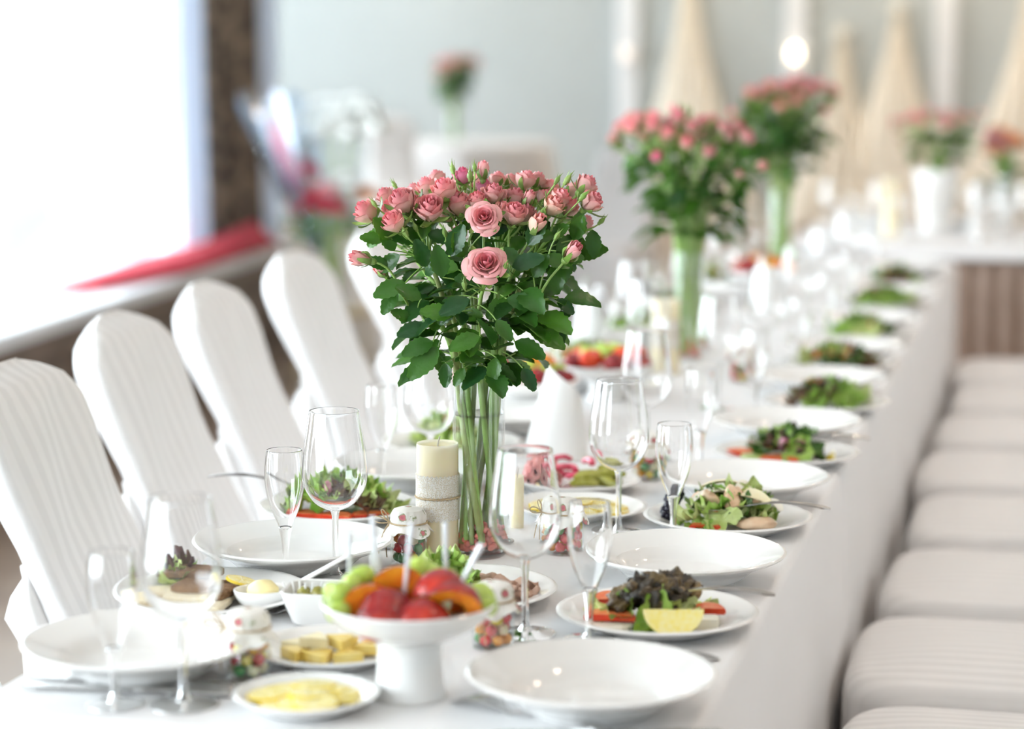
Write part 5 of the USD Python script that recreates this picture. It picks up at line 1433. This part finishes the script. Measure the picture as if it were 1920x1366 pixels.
XL = [(822, 650, .060, 225, 78, 0), (812, 640, .060, 200, 60, 0), (965, 640, .05, -25, 62, 0), (980, 690, .05, -60, 46, 0), (800, 610, .05, 195, 56, 0), (835, 680, .06, 270, 44, 0), (1030, 600, .03, 20, 40, 0), (1040, 600, .03, -70, 46, 0), (770, 600, .03, 150, 40, 0), (760, 530, .05, 200, 62, 0), (745, 545, .04, 235, 50, 0), (740, 470, .05, 120, 50, 0), (730, 500, .03, 160, 46, 0), (880, 560, .09, 205, 60, 0), (850, 590, .08, 170, 60, 0), (950, 560, .08, -10, 60, 0), (930, 600, .08, -50, 46, 0), (900, 630, .08, 200, 60, 0), (960, 500, .08, 20, 60, 0), (1000, 520, .07, 60, 50, 0), (1060, 500, .05, 70, 46, 0), (1110, 430, .02, -85, 52, 0), (1090, 600, .0, 10, 5, 0),
      (830, 520, .08, 100, 60, 0), (845, 480, .07, 70, 62, 0), (800, 500, .06, 110, 54, 0), (990, 460, .06, 60, 60, 0), (1020, 480, .06, -20, 50, 0), (930, 670, .07, -100, 46, 0), (870, 690, .06, 240, 36, 0), (720, 450, .03, 170, 44, 0), (790, 560, .06, 150, 52, 0), (1045, 560, .05, -40, 40, 0), (900, 520, .07, 180, 46, 0)]
xl = []
for px, py, tow, ang, L, _ in XL:
    if L < 10: continue
    p = local(px, py, tow); a = math.radians(ang); d = RIGHT2 * math.cos(a) + np.array([0, 0, math.sin(a)]) - FWD2 * .25; xl.append((p, d, L / 1440 * 1.05, L / 1440 * .72))
gx = np.random.default_rng(77)
for k in range(58):
    px, py = gx.uniform(715, 1095), gx.uniform(425, 600); q = abs(px - 900) / 200
    if py > 600 - 150 * q: py = 430 + 60 * gx.uniform()
    p = local(px, py, gx.uniform(-.06, .07)); a = gx.uniform(0, 2 * PI); d = RIGHT2 * math.cos(a) + np.array([0, 0, math.sin(a) * .8 - .15]) - FWD2 * gx.uniform(-.4, .7); L = gx.uniform(.032, .048); xl.append((p, d, L, L * .72))
bq0 = bouquet('large sharp bouquet of pink spray roses in the nearest clear vase', VB, 'bouquet', blooms, buds, xl, 15, 4, leaf_m)


def vase(label, loc, water=.190, group=None):
    o = thing('glass_vase', label, 'vase', loc, 0, group); r, h = VR, VH
    obj('glass', lathe([(0, 0), (r - .001, 0), (r, .001), (r, h - .0005), (r - .0007, h), (r - .0022, h), (r - .0022, .006), (0, .006)], 64), jar_glass, o, 30)
    obj('water', lathe([(0, water - .0012), (r - .0026, water - .0008), (r - .0024, water + .0012), (r - .0034, water + .0003), (0, water)], 64), water_m, o, 30)   # the water's surface; its body is as clear as the glass
    return o


def beads(label, loc):
    g = np.random.default_rng(2); ms = []
    for k in range(130):
        a = g.uniform(0, 6.28); q = (VR - .0085) * math.sqrt(g.uniform()); ms.append(mv(trimesh.creation.icosphere(1, g.uniform(.0042, .0056)), q * math.cos(a), q * math.sin(a), .0115 + g.uniform(0, 1) ** 1.3 * .032 * (1 - .4 * (q / VR))))
    o = obj('gel_beads', mv(cat_(ms), *loc), bead_m, None, True, label, 'beads', None, 'stuff')


vase('clear glass cylinder vase half full of water holding the sharp rose bouquet', VB)
beads('clear red gel beads at the bottom of the nearest vase', VB)
V2 = np.array([-.790, 4.84, T0]); V3 = np.array([-.86, 7.0, T0])
vase('clear glass vase holding the blurred second bouquet', V2); vase('clear glass vase holding the blurred third bouquet', V3)
beads('red gel beads at the bottom of the second vase', V2)
dup(bq0, 'blurred second bouquet of pink roses further down the long table', V2, 2.2, None, 1.06)
dup(bq0, 'blurred third bouquet of pink roses at the far end of the long table', V3, 4.1, None, 1.15)
V4 = np.array([-.470, 8.55, T0])
o = thing('white_vase', 'opaque white vase on the head table holding the blurred bouquet at the right', 'vase', V4)
obj('body', lathe(smooth_prof([(0, 0), (.05, 0), (.056, .004), (.070, .12), (.085, .215), (.0825, .215), (.066, .12), (.05, .01), (0, .01)], 4), 48), ceramic, o, 40)
sb = [(p * [1.15, 1.15, .86], R, a, k_, t_) for (p, R, a, k_, t_) in blooms[::2]]
bouquet('blurred low bouquet of pink roses in the white vase on the head table', V4 + [0, 0, .012], 'bouquet', sb, [], [], 10, 8, leaf_m)
VR5 = np.array([RT[0] - .06, RT[1] - .1, T0])
vase('clear vase on the round table by the back wall', VR5)
dup(bq0, 'very blurred rose bouquet on the round table by the back wall', VR5, 5.2, None, 1.25)


def simple_bunch(name, label, cat, loc, seed, heads, greens, h0, spread, gm):
    """cut flowers: each head is a part, on stalks with leaves"""
    g = np.random.default_rng(seed); o = thing(name, label, cat, loc)
    for k, (dx, dy, dz, r_, m) in enumerate(heads):
        p = np.array([dx, dy, dz]); obj('stalk', tube(bez((dx * .12, dy * .12, .01), (dx * .2, dy * .2, dz * .5), p, n=8), .004, 6), stem_m, o, 60)
        ms = []
        for q in range(14):
            a = q * 2.4; e = math.sqrt((q + .5) / 14); pt = ruffle(r_ * .62, 3, .12, q, .9); ms.append(frame_to(pt, (math.cos(a) * e, math.sin(a) * e, 1.05 - e * .8), p + np.array([math.cos(a) * e * r_ * .45, math.sin(a) * e * r_ * .45, -.25 * r_ * e])))
        obj('flower', cat_(ms), m, o, 60)
    for k in range(greens):
        a = g.uniform(0, 6.28); q = spread * math.sqrt(g.uniform(.05, 1)); p = np.array([q * math.cos(a) * .5, q * math.sin(a) * .5, h0 * g.uniform(.45, .8)])
        L = g.uniform(.08, .14); place_leaf(o, p, [math.cos(a), math.sin(a), g.uniform(-.2, .9)], [0, 0, 1], L, L * .5, k, gm)
    return o


# flowers wrapped in cellophane by the bench
FB = np.array([*atZ(622, 500, 9.6)[:2], 0.0])
o = thing('plant_stool', 'light wooden stool under the wrapped flowers by the window bench', 'stool', FB)
obj('seat', lathe([(0, .31), (.16, .31), (.17, .32), (.16, .335), (0, .335)], 32), wood_light, o, 40)
for k in range(4):
    a = k * PI / 2 + .6; obj('leg', tube([(.13 * math.cos(a), .13 * math.sin(a), .312), (.17 * math.cos(a), .17 * math.sin(a), .0)], .014, 10), wood_light, o)
SB = FB + [0, 0, .3355]
o = thing('flower_bucket', 'tall clear bucket of water holding the wrapped flowers', 'vase', SB)
obj('glass', lathe([(0, 0), (.085, 0), (.11, .25), (.107, .25), (.082, .006), (0, .006)], 40), jar_glass, o, 30)
s_ = 9.6 / PX
heads = [((640 - 622) * s_ + dx, dy, 1.115 - .335 + dz, .10, stone_m) for dx, dy, dz in [(-.06, 0, .02), (.05, .02, .03), (.0, -.06, -.02), (.10, -.02, .0)]]
heads += [((px - 622) * s_, dy, z - .335, r_, m) for px, z, r_, m, dy in [(570, .93, .05, flower_pink, -.05), (592, .90, .045, flower_red, -.1), (612, .80, .055, flower_red, -.12), (630, .82, .05, flower_pink, -.12), (600, .76, .05, flower_red, -.10), (655, .86, .05, stone_m, -.05), (690, .80, .05, flower_orange, 0), (645, .75, .05, flower_red, -.1), (560, 1.0, .04, stone_m, .05)]]
simple_bunch('mixed_bouquet', 'mixed bunch of white, red and pink flowers in the tall bucket by the window bench', 'bouquet', SB + [0, 0, .02], 5, heads, 46, .55, .26, leaf_far)
# cellophane: open cone of film on the left of the flowers
rows = []
for s in np.linspace(0, 1, 10):
    a = np.linspace(PI * .62, PI * 1.42, 24); r_ = .09 + .30 * s; z = .24 + .62 * s + .06 * np.sin(a * 9) * s
    rows.append(np.column_stack([r_ * np.cos(a), r_ * np.sin(a) * .8, z + np.zeros(24)]))
P = np.array(rows).reshape(-1, 3); f = grid_faces(10, 24); m = trimesh.Trimesh(np.vstack([P, P * [.99, .99, 1]]), np.vstack([f, f[:, ::-1] + len(P)]), process=False)
plain('cellophane_wrap', m, cello_m, 'pale blue cellophane wrap standing open at the left of the mixed flowers', 'wrapping', SB, 0, None, 60)
# small arrangement with apricot flowers on the head table at the right edge
g = np.random.default_rng(17)
VA = np.array([-.225, 8.62, T0])
o = thing('white_vase', 'small white vase with apricot flowers at the right of the head table', 'vase', VA)
obj('body', lathe(smooth_prof([(0, 0), (.035, 0), (.04, .004), (.045, .10), (.035, .19), (.0325, .19), (.042, .10), (.035, .01), (0, .01)], 4), 40), ceramic, o, 40)
simple_bunch('apricot_flowers', 'apricot and pink flowers in the small white vase at the far right', 'bouquet', VA, 9, [(g.uniform(-.045, .045), g.uniform(-.045, .045), .29 + g.uniform(0, .09), .035, [flower_orange, flower_pink][k % 2]) for k in range(9)], 14, .3, .08, leaf_far)
candle('cream pillar candle among the glasses of the head table', (-.62, 8.35, T0), .03, .2, False)
for k, (x, y) in enumerate([(-.30, 8.4), (-.05, 8.45), (.3, 8.4)]): napkin(x, y, 1.0 + k, 'white napkin cone standing on the head table', .19)

# ------------------------------------------------------------------ say which of several look-alikes is meant, by their order in the picture
NTH += ['twelfth', 'thirteenth', 'fourteenth', 'fifteenth', 'sixteenth', 'seventeenth', 'eighteenth', 'nineteenth', 'twentieth']
cache = UsdGeom.BBoxCache(Usd.TimeCode.Default(), ['default'])
same = {}
for p in stage.GetPrimAtPath('/World').GetChildren():
    l = p.GetCustomDataByKey('label')
    if l and 'ceiling light' not in l: same.setdefault(l, []).append(p)
for l, ps in same.items():
    if len(ps) < 2: continue
    def across(p):
        c = np.array(cache.ComputeWorldBound(p).ComputeAlignedRange().GetMidpoint()) - [0, 0, ZC]
        return (c @ rt) / (c @ fw)
    for k, p in enumerate(sorted(ps, key=across)):
        p.SetCustomDataByKey('label', l + (', leftmost' if k == 0 else ', rightmost' if k == len(ps) - 1 else ', %s from the left' % NTH[k]))
